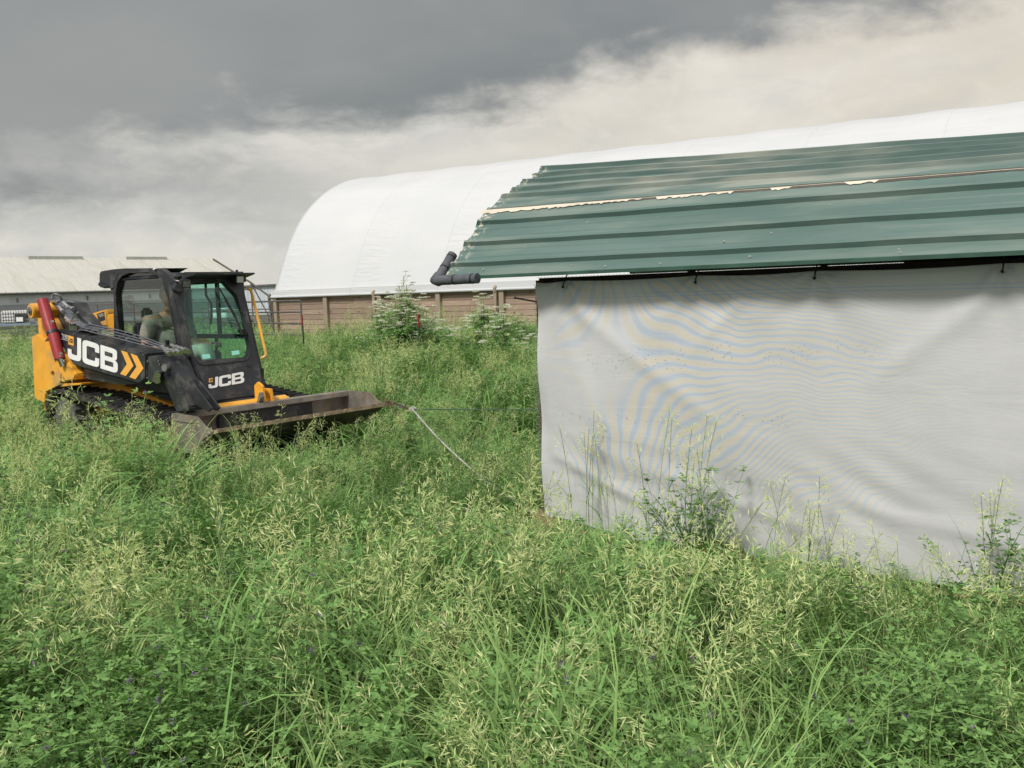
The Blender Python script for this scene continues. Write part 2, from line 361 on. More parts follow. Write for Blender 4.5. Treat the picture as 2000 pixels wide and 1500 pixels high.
# boards, each a real plank in one wall mesh
bw = MB(); nb = 10; bh = (BZ - 0.15) / nb
bvals = []
for k in range(nb):
    x = 0.0
    while x < BL:
        L = random.choice([2.44, 3.66, 4.88]); x1 = min(BL, x + L); nf = len(bw.f)
        bw.box((x + 0.004, random.uniform(-.006, .006), k * bh + 0.006), (x1 - 0.004, 0.05, (k + 1) * bh - 0.006)); bvals += [random.random()] * (len(bw.f) - nf); x = x1
bo = bw.build('board_wall', M['board'], barn)
at = bo.data.attributes.new('board', 'FLOAT', 'FACE'); at.data.foreach_set('value', bvals)
bb = MB(); bb.box((0.02, 0.06, 0), (BL, 0.10, BZ - 0.16)); bb.build('wall_backing', M['ply'], barn)
ret = MB(); ret.box((-0.03, 0.11, 0), (0.03, BW - .1, BZ - 0.15)); ret.build('end_board_wall', M['board'], barn)
for k in range(17):
    x = 0.05 + k * 2.44
    p = MB(); p.box((x - 0.10, -0.13, 0), (x + 0.08, -0.008, BZ - 0.12)); p.build('post', M['post'], barn, bevel=0.006)
    if k % 2 == 0:
        q = MB(); q.hexa([(x - 0.21, -0.20, BZ - 0.95), (x - 0.16, -0.20, BZ - 0.95), (x - 0.16, -0.15, BZ - 0.95), (x - 0.21, -0.15, BZ - 0.95),
                          (x - 0.26, -0.20, BZ - 0.20), (x - 0.13, -0.20, BZ - 0.20), (x - 0.13, -0.15, BZ - 0.20), (x - 0.26, -0.15, BZ - 0.20)])
        q.tube([(x - .195, -.18, BZ - .28), (x - .195, -.18, BZ - .17), (x - .195, -.12, BZ - .12)], 0.06, 8)
        q.build('strut_bracket', M['post'] if k else M['pipe'], barn)
        q = MB(); q.box((x - 0.30, -0.23, BZ - 1.05), (x - 0.07, -0.14, BZ - 0.97)); q.cyl((x - .25, -.25, BZ - 1.12), (x - .25, -.25, BZ - .9), .03, 8); q.cyl((x - .11, -.25, BZ - 1.12), (x - .11, -.25, BZ - .9), .03, 8)
        q.build('ratchet_clamp', M['dsteel'], barn)

# ------------------------------------------------------------------ far poultry barn
M['roofw'] = mat('old_white_metal_roof', (0.50, 0.495, 0.445), 0.5, var=0.06, vscale=2, dirt=(0.38, 0.36, 0.29), dscale=0.35, damt=0.5, stretch=(3, 0.5, 0.5))
M['siding'] = mat('pale_siding', (0.60, 0.61, 0.61), 0.6, var=0.08, vscale=1, stretch=(2, 1, .2))
M['curtain_far'] = mat('grey_barn_curtain', (0.36, 0.37, 0.375), 0.8, var=0.1, vscale=1.2, stretch=(1, 1, 4), bump=0.4, bscale=5)
f0 = onplane(-150, 571, (0, 78, 0), (0, 1, 0)); f1 = onplane(500, 564, (0, 104, 0), (0, 1, 0))
FE = Vector((f1.x - f0.x, f1.y - f0.y, 0)); FL = FE.length; FE.normalize(); f0z = (f0.z + f1.z) / 2
fb = empty('poultry_barn', (f0.x, f0.y, 0), math.atan2(FE.y, FE.x), 'long pale metal roofed barn with a grey curtain wall far behind the track loader', 'barn')
HE, HR, WB = f0z, f0z + 3.25, 11.0
r_ = MB(); nrib = int(FL / 0.9)
for sgn in (0, 1):
    ya, yb = (-0.5, WB / 2) if sgn == 0 else (WB + 0.5, WB / 2)
    r_.hexa([(-.3, ya, HE - .1), (FL + .3, ya, HE - .1), (FL - 1.0, yb, HR), (-.3, yb, HR), (-.3, ya, HE), (FL + .3, ya, HE), (FL - 1.0, yb, HR + .08), (-.3, yb, HR + .08)])
for k in range(nrib):
    x = k * 0.9; r_.beam((x, -.5, HE + .03), (x, WB / 2, HR + .10), .06, .05)
r_.build('roof', M['roofw'], fb)
s_ = MB(); s_.box((0, 0, HE - 1.05), (FL, .15, HE - .12)); s_.box((0, WB, 0), (FL, WB + .1, HE)); s_.prism([(FL, 0, 0), (FL, WB, 0), (FL, WB, HE), (FL - .9, WB / 2, HR), (FL, 0, HE)], (.1, 0, 0))
s_.build('siding', M['siding'], fb)
for k in range(int(FL / 3.2)): s_ = MB(); s_.box((k * 3.2 + 1, -.12, HE - .85), (k * 3.2 + 1.12, -.01, HE - .45)); s_.build('eave_hook', M['dsteel'], fb)
s_ = MB(); s_.box((0, .02, .35), (FL, .10, HE - 1.06)); s_.build('side_curtain', M['curtain_far'], fb)
s_ = MB(); s_.box((0, .0, 0), (FL, .12, .35)); s_.build('footing', M['siding'], fb)
s_ = MB(); s_.tube([(0, -.52, HE - .08), (FL, -.52, HE - .08)], .09, 8); s_.build('gutter', M['dsteel'], fb)
for x0, x1 in ((.34, .50), (.64, .78)):
    s_ = MB(); s_.box((FL * x0, WB / 2 - .3, HR - .14), (FL * x1, WB / 2 + .3, HR + .22)); s_.build('ridge_vent', M['roofw'], fb)
# low annex wall between the two barns
a0 = onplane(470, 558, (0, 100, 0), (0, 1, 0)); a1 = onplane(600, 560, (0, 92, 0), (0, 1, 0))
an = empty('metal_shed', (a0.x, a0.y, 0), math.atan2(a1.y - a0.y, a1.x - a0.x), 'pale blue grey metal sided shed end between the two big barns', 'shed')
M['bluesid'] = mat('bluish_siding', (0.50, 0.54, 0.57), 0.5, var=0.06, vscale=1, stretch=(4, 1, .2))
s_ = MB(); L = (a1 - a0).length; s_.box((0, 0, 0), (L, 8, a0.z - .15))
for k in range(int(L / .6)): s_.box((k * .6, -.04, 0), (k * .6 + .12, -.001, a0.z - .16))
s_.build('siding', M['bluesid'], an); s_ = MB(); s_.box((-.2, -.3, a0.z - .14), (L + .2, 8.2, a0.z)); s_.build('roof', M['dsteel'], an)
# dark auger spout leaning over the roof
p0 = onplane(416, 506, (0, 70, 0), (0, 1, 0)); p1 = onplane(490, 552, (0, 70, 0), (0, 1, 0))
au = empty('grain_auger', (p1.x, p1.y, 0), 0, 'thin dark auger tube rising above the far barn roof behind the cab', 'auger')
q = MB(); q.tube([Vector((p0.x - p1.x, p0.y - p1.y, p0.z)), Vector((0, 0, p1.z)), Vector((1.6, 0, p1.z - 1.3))], .07, 8); q.build('tube', M['pipe'], au)
q = MB(); q.beam((0, 0, 0), (0, 0, p1.z), .1, .1); q.beam((1.2, 0.5, 0), (0, 0, p1.z), .08, .08); q.build('support', M['pipe'], au)
# white liquid tote
tp = onplane(36, 634, (0, 76, 0), (0, 1, 0)); tt = empty('liquid_tote', (tp.x, tp.y, max(0, tp.z)), 0.15, 'white caged liquid tote with a dark label in front of the far barn', 'tote')
M['tank'] = mat('white_poly_tank', (0.74, 0.74, 0.72), 0.4)
q = MB(); q.box((-1.05, -.6, .16), (1.05, .6, 1.15)); q.build('tank', M['tank'], tt, bevel=.08)
q = MB()
for k in range(12): x = -1.08 + k * 2.16 / 11; q.box((x - .014, -.64, .14), (x + .014, -.61, 1.18))
for k in range(5): z = .16 + k * .25; q.box((-1.1, -.645, z - .014), (1.1, -.615, z + .014))
q.build('cage', M['dsteel'], tt)
q = MB(); q.box((0.0, -.67, .2), (1.0, -.65, .85)); q.build('dark_panel', M['black'], tt); q = MB(); q.box((.1, -.69, .25), (.6, -.672, .6)); q.build('paper_label', M['white'], tt)
q = MB(); q.box((-1.1, -.62, 0), (1.1, .62, .13)); q.build('pallet', mat('blue_pallet', (.18, .28, .36), .7), tt)
# pen gate panels in front of the barns
def gate(name, pa, pb, depth_a, depth_b, ztop, label, grp):
    a = onplane(pa, 600, (0, depth_a, 0), (0, 1, 0)); b_ = onplane(pb, 600, (0, depth_b, 0), (0, 1, 0)); a.z = b_.z = 0
    d = b_ - a; L = d.length; o = empty(name, a, math.atan2(d.y, d.x), label, 'gate', grp)
    q = MB()
    for k in range(5):
        z = ztop - k * (ztop - .25) / 4; q.tube([(0, 0, z), (L, 0, z)], .028, 8)
    q.build('rail', M['pipe'], o)
    for x in (0, L * .5, L):
        q = MB(); q.tube([(x, 0, 0.0), (x, 0, ztop)], .03, 8); q.build('upright', M['pipe'], o)
    return o
gate('pen_gate', 480, 588, 31, 28.5, 1.62, 'brown tubular pen gate standing at the corner of the board wall', 'tubular pen gates')
gate('pen_gate', 345, 478, 36, 31.4, 1.66, 'brown tubular pen gate seen through the loader cab front glass', 'tubular pen gates')
gate('pen_gate', 190, 343, 42, 36.4, 1.7, 'brown tubular pen gate seen through the loader side window', 'tubular pen gates')
# parked trailer with white crates behind the gates
tr = onplane(505, 640, (0, 50, 0), (0, 1, 0)); tl = empty('flat_trailer', (tr.x, tr.y, 0), -0.1, 'low dark flatbed trailer parked behind the pen gate', 'trailer')
q = MB(); q.box((-2.6, -.9, .55), (2.4, .9, .72)); q.build('deck', M['pipe'], tl)
q = MB(); q.tube([(-2.6, -.9, .72), (-2.6, -.9, 1.15), (2.0, -.9, 1.15), (2.4, -.9, .72)], .04, 8); q.build('side_rail', M['pipe'], tl)
for x in (-1.0, -.2):
    q = MB(); q.cyl((x, -1.0, .34), (x, -.82, .34), .34, 18); q.build('wheel', M['rubber'], tl)
for x, l in ((-1.9, 'white plastic crate on the left end of the flatbed trailer'), (1.5, 'white plastic crate on the right end of the flatbed trailer')):
    c_ = empty('plastic_crate', (tr.x + x, tr.y, .72 + .005), -0.1, l, 'crate', 'white crates on the trailer')
    q = MB(); q.box((-.45, -.4, 0), (.45, .4, .48)); q.build('box', M['tank'], c_, bevel=.04); q = MB(); q.box((-.48, -.43, .481), (.48, .43, .55)); q.build('lid', M['tank'], c_, bevel=.02)

# ------------------------------------------------------------------ green roofed mobile shed
SE = Vector((.803, -.596, 0)).normalized(); SN = Vector((-SE.y, SE.x, 0)); SA = Vector((.209, 6.41, 0))
shed = empty('poultry_shelter', SA, math.atan2(SE.y, SE.x), 'low mobile shelter with a dented green metal roof and a pale cloth side curtain', 'shelter')
def sl(px, py, y):                                   # pixel -> shelter frame on the vertical plane y
    p = onplane(px, py, SA + SN * y, SN) - SA; return Vector((p.dot(SE), p.dot(SN), p.z))
SL, SW = 7.2, 2.30
def roof_line(a, b, x):                              # heights read at x=-.67 .. 2.9, carried on
    t = min(1.0, (x + .67) / 3.57); return a + (b - a) * max(0, t)
# roof profile: eave (y -.2) -> seam (y .30) -> ridge (y 1.05), with raised ribs
def roof_pt(x, s):
    # s in 0..2: 0..1 lower sheet, 1..2 upper sheet
    e = Vector((x, -.20, roof_line(1.845, 1.842, x))); m_ = Vector((x, .30, roof_line(2.325, 2.268, x))); r = Vector((x, 1.05, roof_line(2.67, 2.505, x)))
    if s <= 1: p = e.lerp(m_, s); nn = Vector((0, -(m_.z - e.z), .5)).normalized(); 
    else: p = m_.lerp(r, s - 1); nn = Vector((0, -(r.z - m_.z), .75)).normalized(); p += nn * .018
    return p, nn
def sheet(name, s0, s1, ribs, rib_w, rib_h, mt, xa, jag, seed):
    rng = random.Random(seed); S = []
    minor = []
    for i in range(len(ribs)):
        a = ribs[i]; S += [(a - rib_w * .9, 0), (a - rib_w * .45, rib_h), (a + rib_w * .45, rib_h), (a + rib_w * .9, 0)]
        if i + 1 < len(ribs):
            g = ribs[i + 1] - a
            for q in (.34, .67): c = a + g * q; S += [(c - .012, 0), (c, .0045), (c + .012, 0)]
    S = [(s0, 0)] + sorted([t for t in S if s0 < t[0] < s1]) + [(s1, 0)]
    nxs = 90; vs = []; fs = []; le = []
    for j, (s, hgt) in enumerate(S):
        x0 = xa + jag * rng.uniform(-1, 1) + (0.015 if hgt > .01 else 0)
        for i in range(nxs + 1):
            u = i / nxs; x = x0 + (SL + .45 - x0) * u ** 1.6
            p, nn = roof_pt(x, s)
            wv = .0015 * math.sin(x * 3.1 + s * 4) + .001 * math.sin(x * 7.7 + s * 9) + .005 * math.sin(x * 1.3 + s * 2.3 + seed) * (s - int(s)) * (1 - (s - int(s))) * 2
            if x < xa + .25 and s1 > 1.01: wv += .03 * (xa + .25 - x) * math.sin(s * 17)
            vs.append(tuple(p + nn * (hgt + wv)))
    for j in range(len(S) - 1):
        for i in range(nxs): a = j * (nxs + 1) + i; fs.append((a, a + 1, a + nxs + 2, a + nxs + 1))
    me = bpy.data.meshes.new(name); me.from_pydata(vs, [], fs); o = link(name, me, shed, [mt])
    md = o.modifiers.new('t', 'SOLIDIFY'); md.thickness = .0025; md.offset = -1
    return o
def roof_mat(name, c1, c2, fade):
    mt = bpy.data.materials.new(name); mt.use_nodes = True; T = NT(mt.node_tree); b = T.n['Principled BSDF']
    tc = T.new('ShaderNodeTexCoord'); v = tc.outputs['Object']
    c = T.mix(T.smooth(T.noise(T.mapping(v, (.6, 3, 3)), 1.5, 7, .65), .32, .68), c1, c2)
    c = T.mix(T.math('MULTIPLY', T.smooth(T.noise(T.mapping(v, (.35, 2.0, 2.0)), 1.7, 4, .6), .45, .68), fade), c, (.30, .305, .26))
    sc_ = T.noise(T.mapping(v, (5, 26, 26)), 2.2, 6, .75, .8)
    c = T.mix(T.math('MULTIPLY', T.smooth(sc_, .66, .76), .55), c, (.50, .56, .52))
    sp = T.new('ShaderNodeSeparateXYZ'); T.l.new(v, sp.inputs[0])
    ed = T.math('MULTIPLY', T.smooth(sp.outputs[0], -.52, -.67), T.smooth(T.noise(v, 22, 4, .7), .50, .62))
    c = T.mix(ed, c, (.60, .55, .44))
    T.put(b.inputs['Base Color'], c); b.inputs['Roughness'].default_value = .42; b.inputs['Specular IOR Level'].default_value = .45
    rr = T.math('ADD', T.math('MULTIPLY', T.noise(T.mapping(v, (.6, 5, 5)), 2, 6, .6), .3), .42); T.l.new(rr, b.inputs['Roughness'])
    bn = T.new('ShaderNodeBump'); bn.inputs['Strength'].default_value = .22; bn.inputs['Distance'].default_value = .03
    T.l.new(T.noise(T.mapping(v, (1.0, 4, 4)), 1.8, 4, .5), bn.inputs['Height']); T.l.new(bn.outputs[0], b.inputs['Normal'])
    return mt
M['roofg'] = roof_mat('green_roof_paint', (.070, .125, .110), (.098, .158, .142), .35)
M['roofg2'] = roof_mat('faded_green_roof_paint', (.072, .122, .110), (.104, .155, .140), .85)
sheet('lower_roof_sheet', 0.0, 1.05, (.17, .475, .80), .034, .030, M['roofg'], -.665, .006, 3)
sheet('upper_roof_sheet', .985, 2.0, (1.24, 1.43, 1.62, 1.80, 1.965), .024, .028, M['roofg2'], -.655, .016, 5)
# back slope and its overhang
bk = MB()
for k in range(60):
    x0 = -.66 + k * 8.3 / 60; x1 = x0 + 8.3 / 60
    zr0, zr1 = roof_pt(x0, 2)[0].z - .004, roof_pt(x1, 2)[0].z - .004
    bk.add([(x0, 1.052, zr0), (x1, 1.052, zr1), (x1, 1.85, 2.27), (x0, 1.85, 2.27), (x1, 2.42, 1.85), (x0, 2.42, 1.85)], [(0, 1, 2, 3), (3, 2, 4, 5)])
bo = bk.build('back_roof_sheet', M['roofg'], shed); md = bo.modifiers.new('t', 'SOLIDIFY'); md.thickness = .004; md.offset = -1
# exposed purlin and foam closure under the peeled edge of the upper sheet
pu = MB(); rng = random.Random(4)
pts = []
n = 220
for i in range(n + 1):
    x = -.70 + i * 4.2 / n; p, nn = roof_pt(x, 1.0)
    low = (.042 - .022 * (x + .7)) if x < .62 else (.018 if (.75 < x < 1.25 or 1.5 < x < 1.62 or 1.95 < x < 2.12) else -.02)
    low += rng.uniform(-.010, .010)
    sl_dir = Vector((0, -.72, -.69))
    pts.append((p + nn * .010, p + nn * .008 + sl_dir * max(.002, low)))
vs = [tuple(q) for pr_ in pts for q in pr_]
pu.add(vs, [(2 * i, 2 * i + 2, 2 * i + 3, 2 * i + 1) for i in range(n)])
pu.build('torn_foam_strip', M['palew'], shed)
M['lap'] = mat('rusty_shadowed_lap', (.085, .078, .064), .8, var=.4, vscale=12, dirt=(.06, .05, .04), dscale=6, damt=.8, stretch=(.4, 3, 3))  # rusty brown strip, its dark colour also paints the shadow under the lap
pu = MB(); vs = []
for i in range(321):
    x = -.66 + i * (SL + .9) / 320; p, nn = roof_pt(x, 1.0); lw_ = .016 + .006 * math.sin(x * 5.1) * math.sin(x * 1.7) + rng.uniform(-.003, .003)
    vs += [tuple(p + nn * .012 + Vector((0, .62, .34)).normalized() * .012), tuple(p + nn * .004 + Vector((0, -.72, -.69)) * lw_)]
pu.add(vs, [(2 * i, 2 * i + 2, 2 * i + 3, 2 * i + 1) for i in range(320)]); pu.build('lap_rust_shadow', M['lap'], shed)
q = MB()
for s in (1.0, 1.95):
    for xa, xb in ((-.67, 2.9), (2.9, SL)):
        p0, nn = roof_pt(xa, s); p1, _ = roof_pt(xb, s); q.beam(p0 - nn * .045, p1 - nn * .045, .07, .035, nn)
q.build('purlin', M['palew'], shed)
# green eave flashing
q = MB(); q.hexa([(-.66, -.222, 1.826), (SL + .4, -.222, 1.823), (SL + .4, -.205, 1.823), (-.66, -.205, 1.826), (-.66, -.222, 1.846), (SL + .4, -.222, 1.842), (SL + .4, -.205, 1.846), (-.66, -.205, 1.849)])
M['flash'] = mat('dark_green_flashing', (.03, .075, .055), .4, var=.3, vscale=5); q.build('eave_flashing', M['flash'], shed)
# roofing screws
for s, xs_ in ((.085, (-.35, .02, .36, 1.55, 2.35, 3.2)), (.05, (.62, 2.36, 1.0)), (.375, (-.1, 1.62, 2.9)), (.30, (1.35,)), (.70, (.3, 1.9)), (1.33, (.2, 1.9)), (1.7, (1.2, 2.5))):
    for x in xs_:
        p, nn = roof_pt(x, s); q = MB(); q.tube([p, p + nn * .003], .0085, 12); q.tube([p + nn * .003, p + nn * .009], .0045, 6); q.build('roof_screw', M['steel'], shed)
# framing: corner posts, top plate, mid posts, rafters, skids
q = MB(); q.box((-.045, .02, .16), (0.012, .06, 1.80)); q.build('corner_post', M['redpost'], shed)
for x, y in ((.55, .03), (1.35, .03), (2.6, .03), (4.4, .03), (7.0, .03), (.0, SW - .05), (2.4, SW - .05), (4.8, SW - .05), (7.0, SW - .05)):
    q = MB(); q.box((x, y, .2), (x + .04, y + .05, 1.79)); q.build('stud', M['ply'], shed)
q = MB(); q.box((-.05, .065, 1.77), (SL, .10, 1.815)); q.box((-.05, SW, 1.77), (SL, SW + .04, 1.82)); q.build('top_plate', M['ply'], shed)
for x in (0, 1.15, 2.35, 3.6, 4.8, 6.0, 7.1):
    q = MB(); q.beam((x, -.12, 1.86), (x, .32, 2.24), .035, .06); q.beam((x, .32, 2.235), (x, 1.05, 2.47), .035, .06); q.beam((x, 1.05, 2.46), (x, 1.85, 2.21), .035, .06); q.beam((x, 1.85, 2.2), (x, 2.35, 1.83), .035, .06)
    q.build('rafter', M['ply'], shed)
q = MB(); q.box((-.12, -.035, .06), (SL, .10, .20)); q.build('skid', M['skid'], shed, bevel=.006); q = MB(); q.box((-.12, SW - .1, .06), (SL, SW + .03, .20)); q.build('skid', M['skid'], shed, bevel=.006)
q = MB(); q.box((.62, SW + .045, .2), (1.75, SW + .06, 1.80)); q.box((1.75, SW + .045, .2), (SL, SW + .06, 1.915)); q.build('back_curtain', M['ply'], shed)
q = MB(); q.box((.58, .25, 1.70), (SL, SW - .2, 1.715)); q.build('nest_shelf', M['ply'], shed)
# chicken wire: hex net on the open strip under the eave, and on the corner
def hexnet(fn, W_, H_, s, r, name, mt):
    # builds hexagonal wire as thin quads in (u,v) mapped by fn
    vs = []; es = set(); idx = {}
    def vid(p):
        k = (round(p[0] / s * 20), round(p[1] / s * 20))
        if k not in idx: idx[k] = len(vs); vs.append(p)
        return idx[k]
    hx, hy = s * math.sqrt(3), s * 1.5
    for j in range(int(H_ / hy) + 2):
        for i in range(int(W_ / hx) + 2):
            c = (i * hx + (hx / 2 if j % 2 else 0), j * hy)
            ring = [vid((c[0] + s * math.sin(R(60 * k)), c[1] + s * math.cos(R(60 * k)))) for k in range(6)]
            for k in range(6): es.add(tuple(sorted((ring[k], ring[(k + 1) % 6]))))
    q = MB()
    for a, b_ in es:
        pa, pb = vs[a], vs[b_]
        if not (0 <= pa[0] <= W_ and 0 <= pb[0] <= W_ and 0 <= pa[1] <= H_ and 0 <= pb[1] <= H_): continue
        q.tube([fn(*pa), fn(*pb)], r, 3, caps=False)
    return q.build(name, mt, shed)
hexnet(lambda u, v_: Vector((u - .02, .012, 1.66 + v_)), 3.3, .17, .016, .0012, 'eave_chicken_wire', M['darkwire'])
hexnet(lambda u, v_: Vector((-.055 - .022 * math.sin(v_ * 2.2) ** 2 + u * .9, .01 + u * .1, .2 + v_)), .075, 1.58, .013, .0011, 'corner_chicken_wire', M['wire'])
hexnet(lambda u, v_: Vector((-.05, .06 + u, .2 + v_)), SW - .1, 1.6, .028, .0012, 'end_chicken_wire', M['wire'])

# cloth curtain: sags between the ties, folds run from them, foot billows
def cmat():
    mt = bpy.data.materials.new('pale_curtain_cloth'); mt.use_nodes = True; T = NT(mt.node_tree); b = T.n['Principled BSDF']
    tc = T.new('ShaderNodeTexCoord'); v = tc.outputs['Object']; sp = T.new('ShaderNodeSeparateXYZ'); T.l.new(v, sp.inputs[0]); x, z = sp.outputs[0], sp.outputs[2]
    c = T.mix(T.smooth(T.noise(v, 1.6, 5, .6), .35, .68), (.455, .458, .462), (.505, .508, .512))
    # camera moire painted into the cloth colour: bluish and straw bands
    wz = T.math('MULTIPLY', T.math('SUBTRACT', T.noise(v, 1.5, 2, .5), .5), .42)
    wx = T.math('MULTIPLY', T.math('SUBTRACT', T.noise(T.mapping(v, loc=(7, 3, 1)), 1.7, 2, .5), .5), .36)
    xx = T.math('SUBTRACT', T.math('ADD', x, wx), .80); zz_ = T.math('SUBTRACT', T.math('ADD', z, wz), 1.28)
    ph = T.math('ADD', T.math('MULTIPLY', T.math('MULTIPLY', xx, zz_), 150.0), T.math('MULTIPLY', zz_, 34.0))
    sn = T.math('SINE', ph)
    amp = T.math('MULTIPLY', T.smooth(x, 0.0, .35), T.smooth(x, 3.3, 1.4))
    amp = T.math('MULTIPLY', amp, T.smooth(T.noise(T.mapping(v, loc=(2, 9, 4)), 1.3, 2, .5), .28, .55))
    amp = T.math('MULTIPLY', amp, T.smooth(z, .15, .6))
    blue = T.math('MULTIPLY', T.math('MULTIPLY', T.smooth(sn, .0, .9), amp), .8); straw = T.math('MULTIPLY', T.math('MULTIPLY', T.smooth(sn, .0, -.9), amp), .75)
    c = T.mix(blue, c, (.36, .42, .50)); c = T.mix(straw, c, (.52, .475, .38))
    # blue hem stitching in two runs
    for zc in (1.693, 1.672):
        d_ = T.math('ABSOLUTE', T.math('SUBTRACT', z, T.math('ADD', zc, T.math('MULTIPLY', T.math('SINE', T.math('MULTIPLY', x, 1.2)), .002))))
        ln = T.math('MULTIPLY', T.smooth(d_, .0032, .0012), T.smooth(x, -.4, 1.4)); c = T.mix(T.math('MULTIPLY', ln, .7), c, (.22, .36, .55))
    # small dark tear marks in loose rows
    vo = T.new('ShaderNodeTexVoronoi'); T.l.new(T.mapping(v, (1, 1, 1.7)), vo.inputs['Vector']); vo.inputs['Scale'].default_value = 32.0
    wv = T.math('ADD', z, T.math('MULTIPLY', T.math('SUBTRACT', T.noise(v, 1.1, 2, .5), .5), .5))
    rows = T.math('MAXIMUM', T.smooth(T.math('ABSOLUTE', T.math('SUBTRACT', wv, .93)), .045, .01), T.smooth(T.math('ABSOLUTE', T.math('SUBTRACT', wv, 1.28)), .07, .02))
    rows = T.math('MULTIPLY', rows, T.smooth(T.noise(T.mapping(v, loc=(4, 4, 4)), 3.0, 3, .6), .44, .56))
    tk = T.math('MULTIPLY', T.smooth(vo.outputs['Distance'], .30, .16), T.math('MULTIPLY', rows, T.smooth(x, 2.6, 1.8)))
    c = T.mix(T.math('MULTIPLY', tk, .6), c, (.20, .22, .25))
    # grime towards the foot, in blotches
    c = T.mix(T.math('MULTIPLY', T.smooth(z, .55, .15), T.math('MULTIPLY', T.smooth(T.noise(T.mapping(v, (2, 2, 3)), 2.5, 6, .65), .45, .7), .35)), c, (.42, .41, .33))
    T.put(b.inputs['Base Color'], c); b.inputs['Roughness'].default_value = .62; b.inputs['Specular IOR Level'].default_value = .35
    wvz = T.math('SINE', T.math('MULTIPLY', z, 1500.0))
    hgt = T.math('ADD', T.noise(T.mapping(v, (.8, 1, 3.0), rot=(0, .45, 0)), 2.2, 4, .55, .5), T.math('MULTIPLY', T.noise(v, 90, 2, .5), .03))
    bn = T.new('ShaderNodeBump'); bn.inputs['Strength'].default_value = .16; bn.inputs['Distance'].default_value = .03
    T.l.new(hgt, bn.inputs['Height']); T.l.new(bn.outputs[0], b.inputs['Normal'])
    return mt
M['curtain'] = cmat()
TIES = [sl(px, py, -.03) for px, py in ((1104, 545), (1362, 538), (1594, 531), (1960, 520))]
TX = [t.x for t in TIES] + [4.1, 5.2, 6.3, 7.1]; TZ = 1.775
def cfn(u, v_):
    x = -.006 + (SL + .05) * (u ** 1.35)
    # top edge
    prev = max([t for t in TX if t <= x] + [-.05]); nxt = min([t for t in TX if t > x] + [SL + .1]); k = (x - prev) / (nxt - prev)
    sag = .011 * math.sin(math.pi * k)
    top = TZ + .016 - sag - (.0 if x > .05 else 0)
    bot = .19 - .07 * min(1, max(0, (x - .2) / .5))
    z = bot + (top - bot) * v_
    y = -.030
    for tx in TX:                                     # folds radiate from every tie
        dx, dz = x - tx, TZ - z; rr = math.hypot(dx, dz) + .02
        a = math.atan2(dx, max(dz, 0) + .03)
        y += .013 * math.sin(a * 7 + tx * 3) * math.exp(-rr / .42) * min(1, rr / .04) * (1 if abs(dx) < .7 else 0)
    y -= .028 * math.sin(math.pi * v_) ** 1.5 * (1 - math.exp(-(x + .01) / .45))                      # belly
    y -= .012 * math.sin(x * 2.3 + .6 * math.sin(z * 3)) * math.sin(math.pi * v_)
    d1 = (x * .62 - (1.6 - z) * .78)                                # long diagonal drag folds
    y += .004 * math.sin(d1 * 11 + 1.5 * math.sin(z * 2.1)) * math.exp(-((d1 + .15) / .55) ** 2)
    for (xa, za, xb, zb, am, wd) in ((.10, 1.74, 1.25, .95, .009, .055), (.10, 1.70, .62, .55, .005, .07), (.12, .62, .95, .30, .010, .04), (1.0, .55, 1.9, .30, .010, .05), (1.55, 1.74, 1.15, 1.35, .008, .05), (2.9, 1.74, 2.2, 1.2, .010, .06), (2.9, 1.74, 3.4, 1.1, .010, .07), (2.0, .52, 3.0, .35, .010, .05)):
        L2 = (xb - xa) ** 2 + (zb - za) ** 2; t_ = max(0, min(1, ((x - xa) * (xb - xa) + (z - za) * (zb - za)) / L2)); dd = math.hypot(x - xa - t_ * (xb - xa), z - za - t_ * (zb - za)); y -= am * math.exp(-(dd / wd) ** 2) * (.3 + .7 * math.sin(math.pi * (.12 + .8 * t_)))
    d2 = x * .35 + z * .94
    y += .0030 * math.sin(d2 * 34 + 2.2 * math.sin(x * 3)) * math.exp(-((z - .55) / .28) ** 2) * (.4 + .6 * math.sin(x * 2.1) ** 2)
    y -= .035 * max(0, .5 - z) * (1 + math.sin(x * 3.3))
    y += .012 * math.exp(-(x / .05) ** 2) * math.sin(z * 9)
    xo = (.020 * math.sin(z * 2.4 + .5) + .030 * max(0, 1 - z)) * math.exp(-(x / .12) ** 2)
    if v_ > .985: y += .006
    return Vector((x + xo * .25, y, z))
cu = grid(420, 190, cfn, 'side_curtain', M['curtain'], shed, thick=.003)
for i, tx in enumerate(TX):
    q = MB(); q.tube([(tx, -.055, TZ - .030), (tx + .002, -.058, TZ - .005), (tx + .001, -.030, TZ + .03), (tx, .0, TZ + .06)], .0042, 6); q.tube([(tx - .004, -.06, TZ - .028), (tx + .004, -.062, TZ - .022)], .009, 6)
    q.build('tie_cord', M['cord'], shed)
# grey foam tubes taped to the roof corner
def foam(a, b_, name):
    q = MB(); a, b_ = Vector(a), Vector(b_); n = 14; pts = [a.lerp(b_, i / n) for i in range(n + 1)]
    q.tube(pts, [.0345 + .0008 * math.sin(i * 1.9) for i in range(n + 1)], 18); o = q.build(name, M['foam'], shed, smooth=True)
    for t in (.45, .88):
        c = a.lerp(b_, t); d = (b_ - a).normalized() * .010; q = MB(); q.tube([c - d * .6, c + d * .6], .0362, 18); q.build('tape_band', M['tape'], o)
k0 = Vector((-.70, -.235, 1.83))
foam(k0 + Vector((.012, -.02, -.005)), (-.335, -.245, 1.828), 'corner_foam_tube')
foam(k0, Vector((-.70, -.06, 2.005)), 'corner_foam_tube')
q = MB(); q.tube([k0 + Vector((.03, -.02, -.01)), k0 + Vector((-.015, -.008, -.003)), k0 + Vector((-.01, .03, .03))], .0365, 14); q.build('corner_foam_elbow', M['foam'], shed, smooth=True)
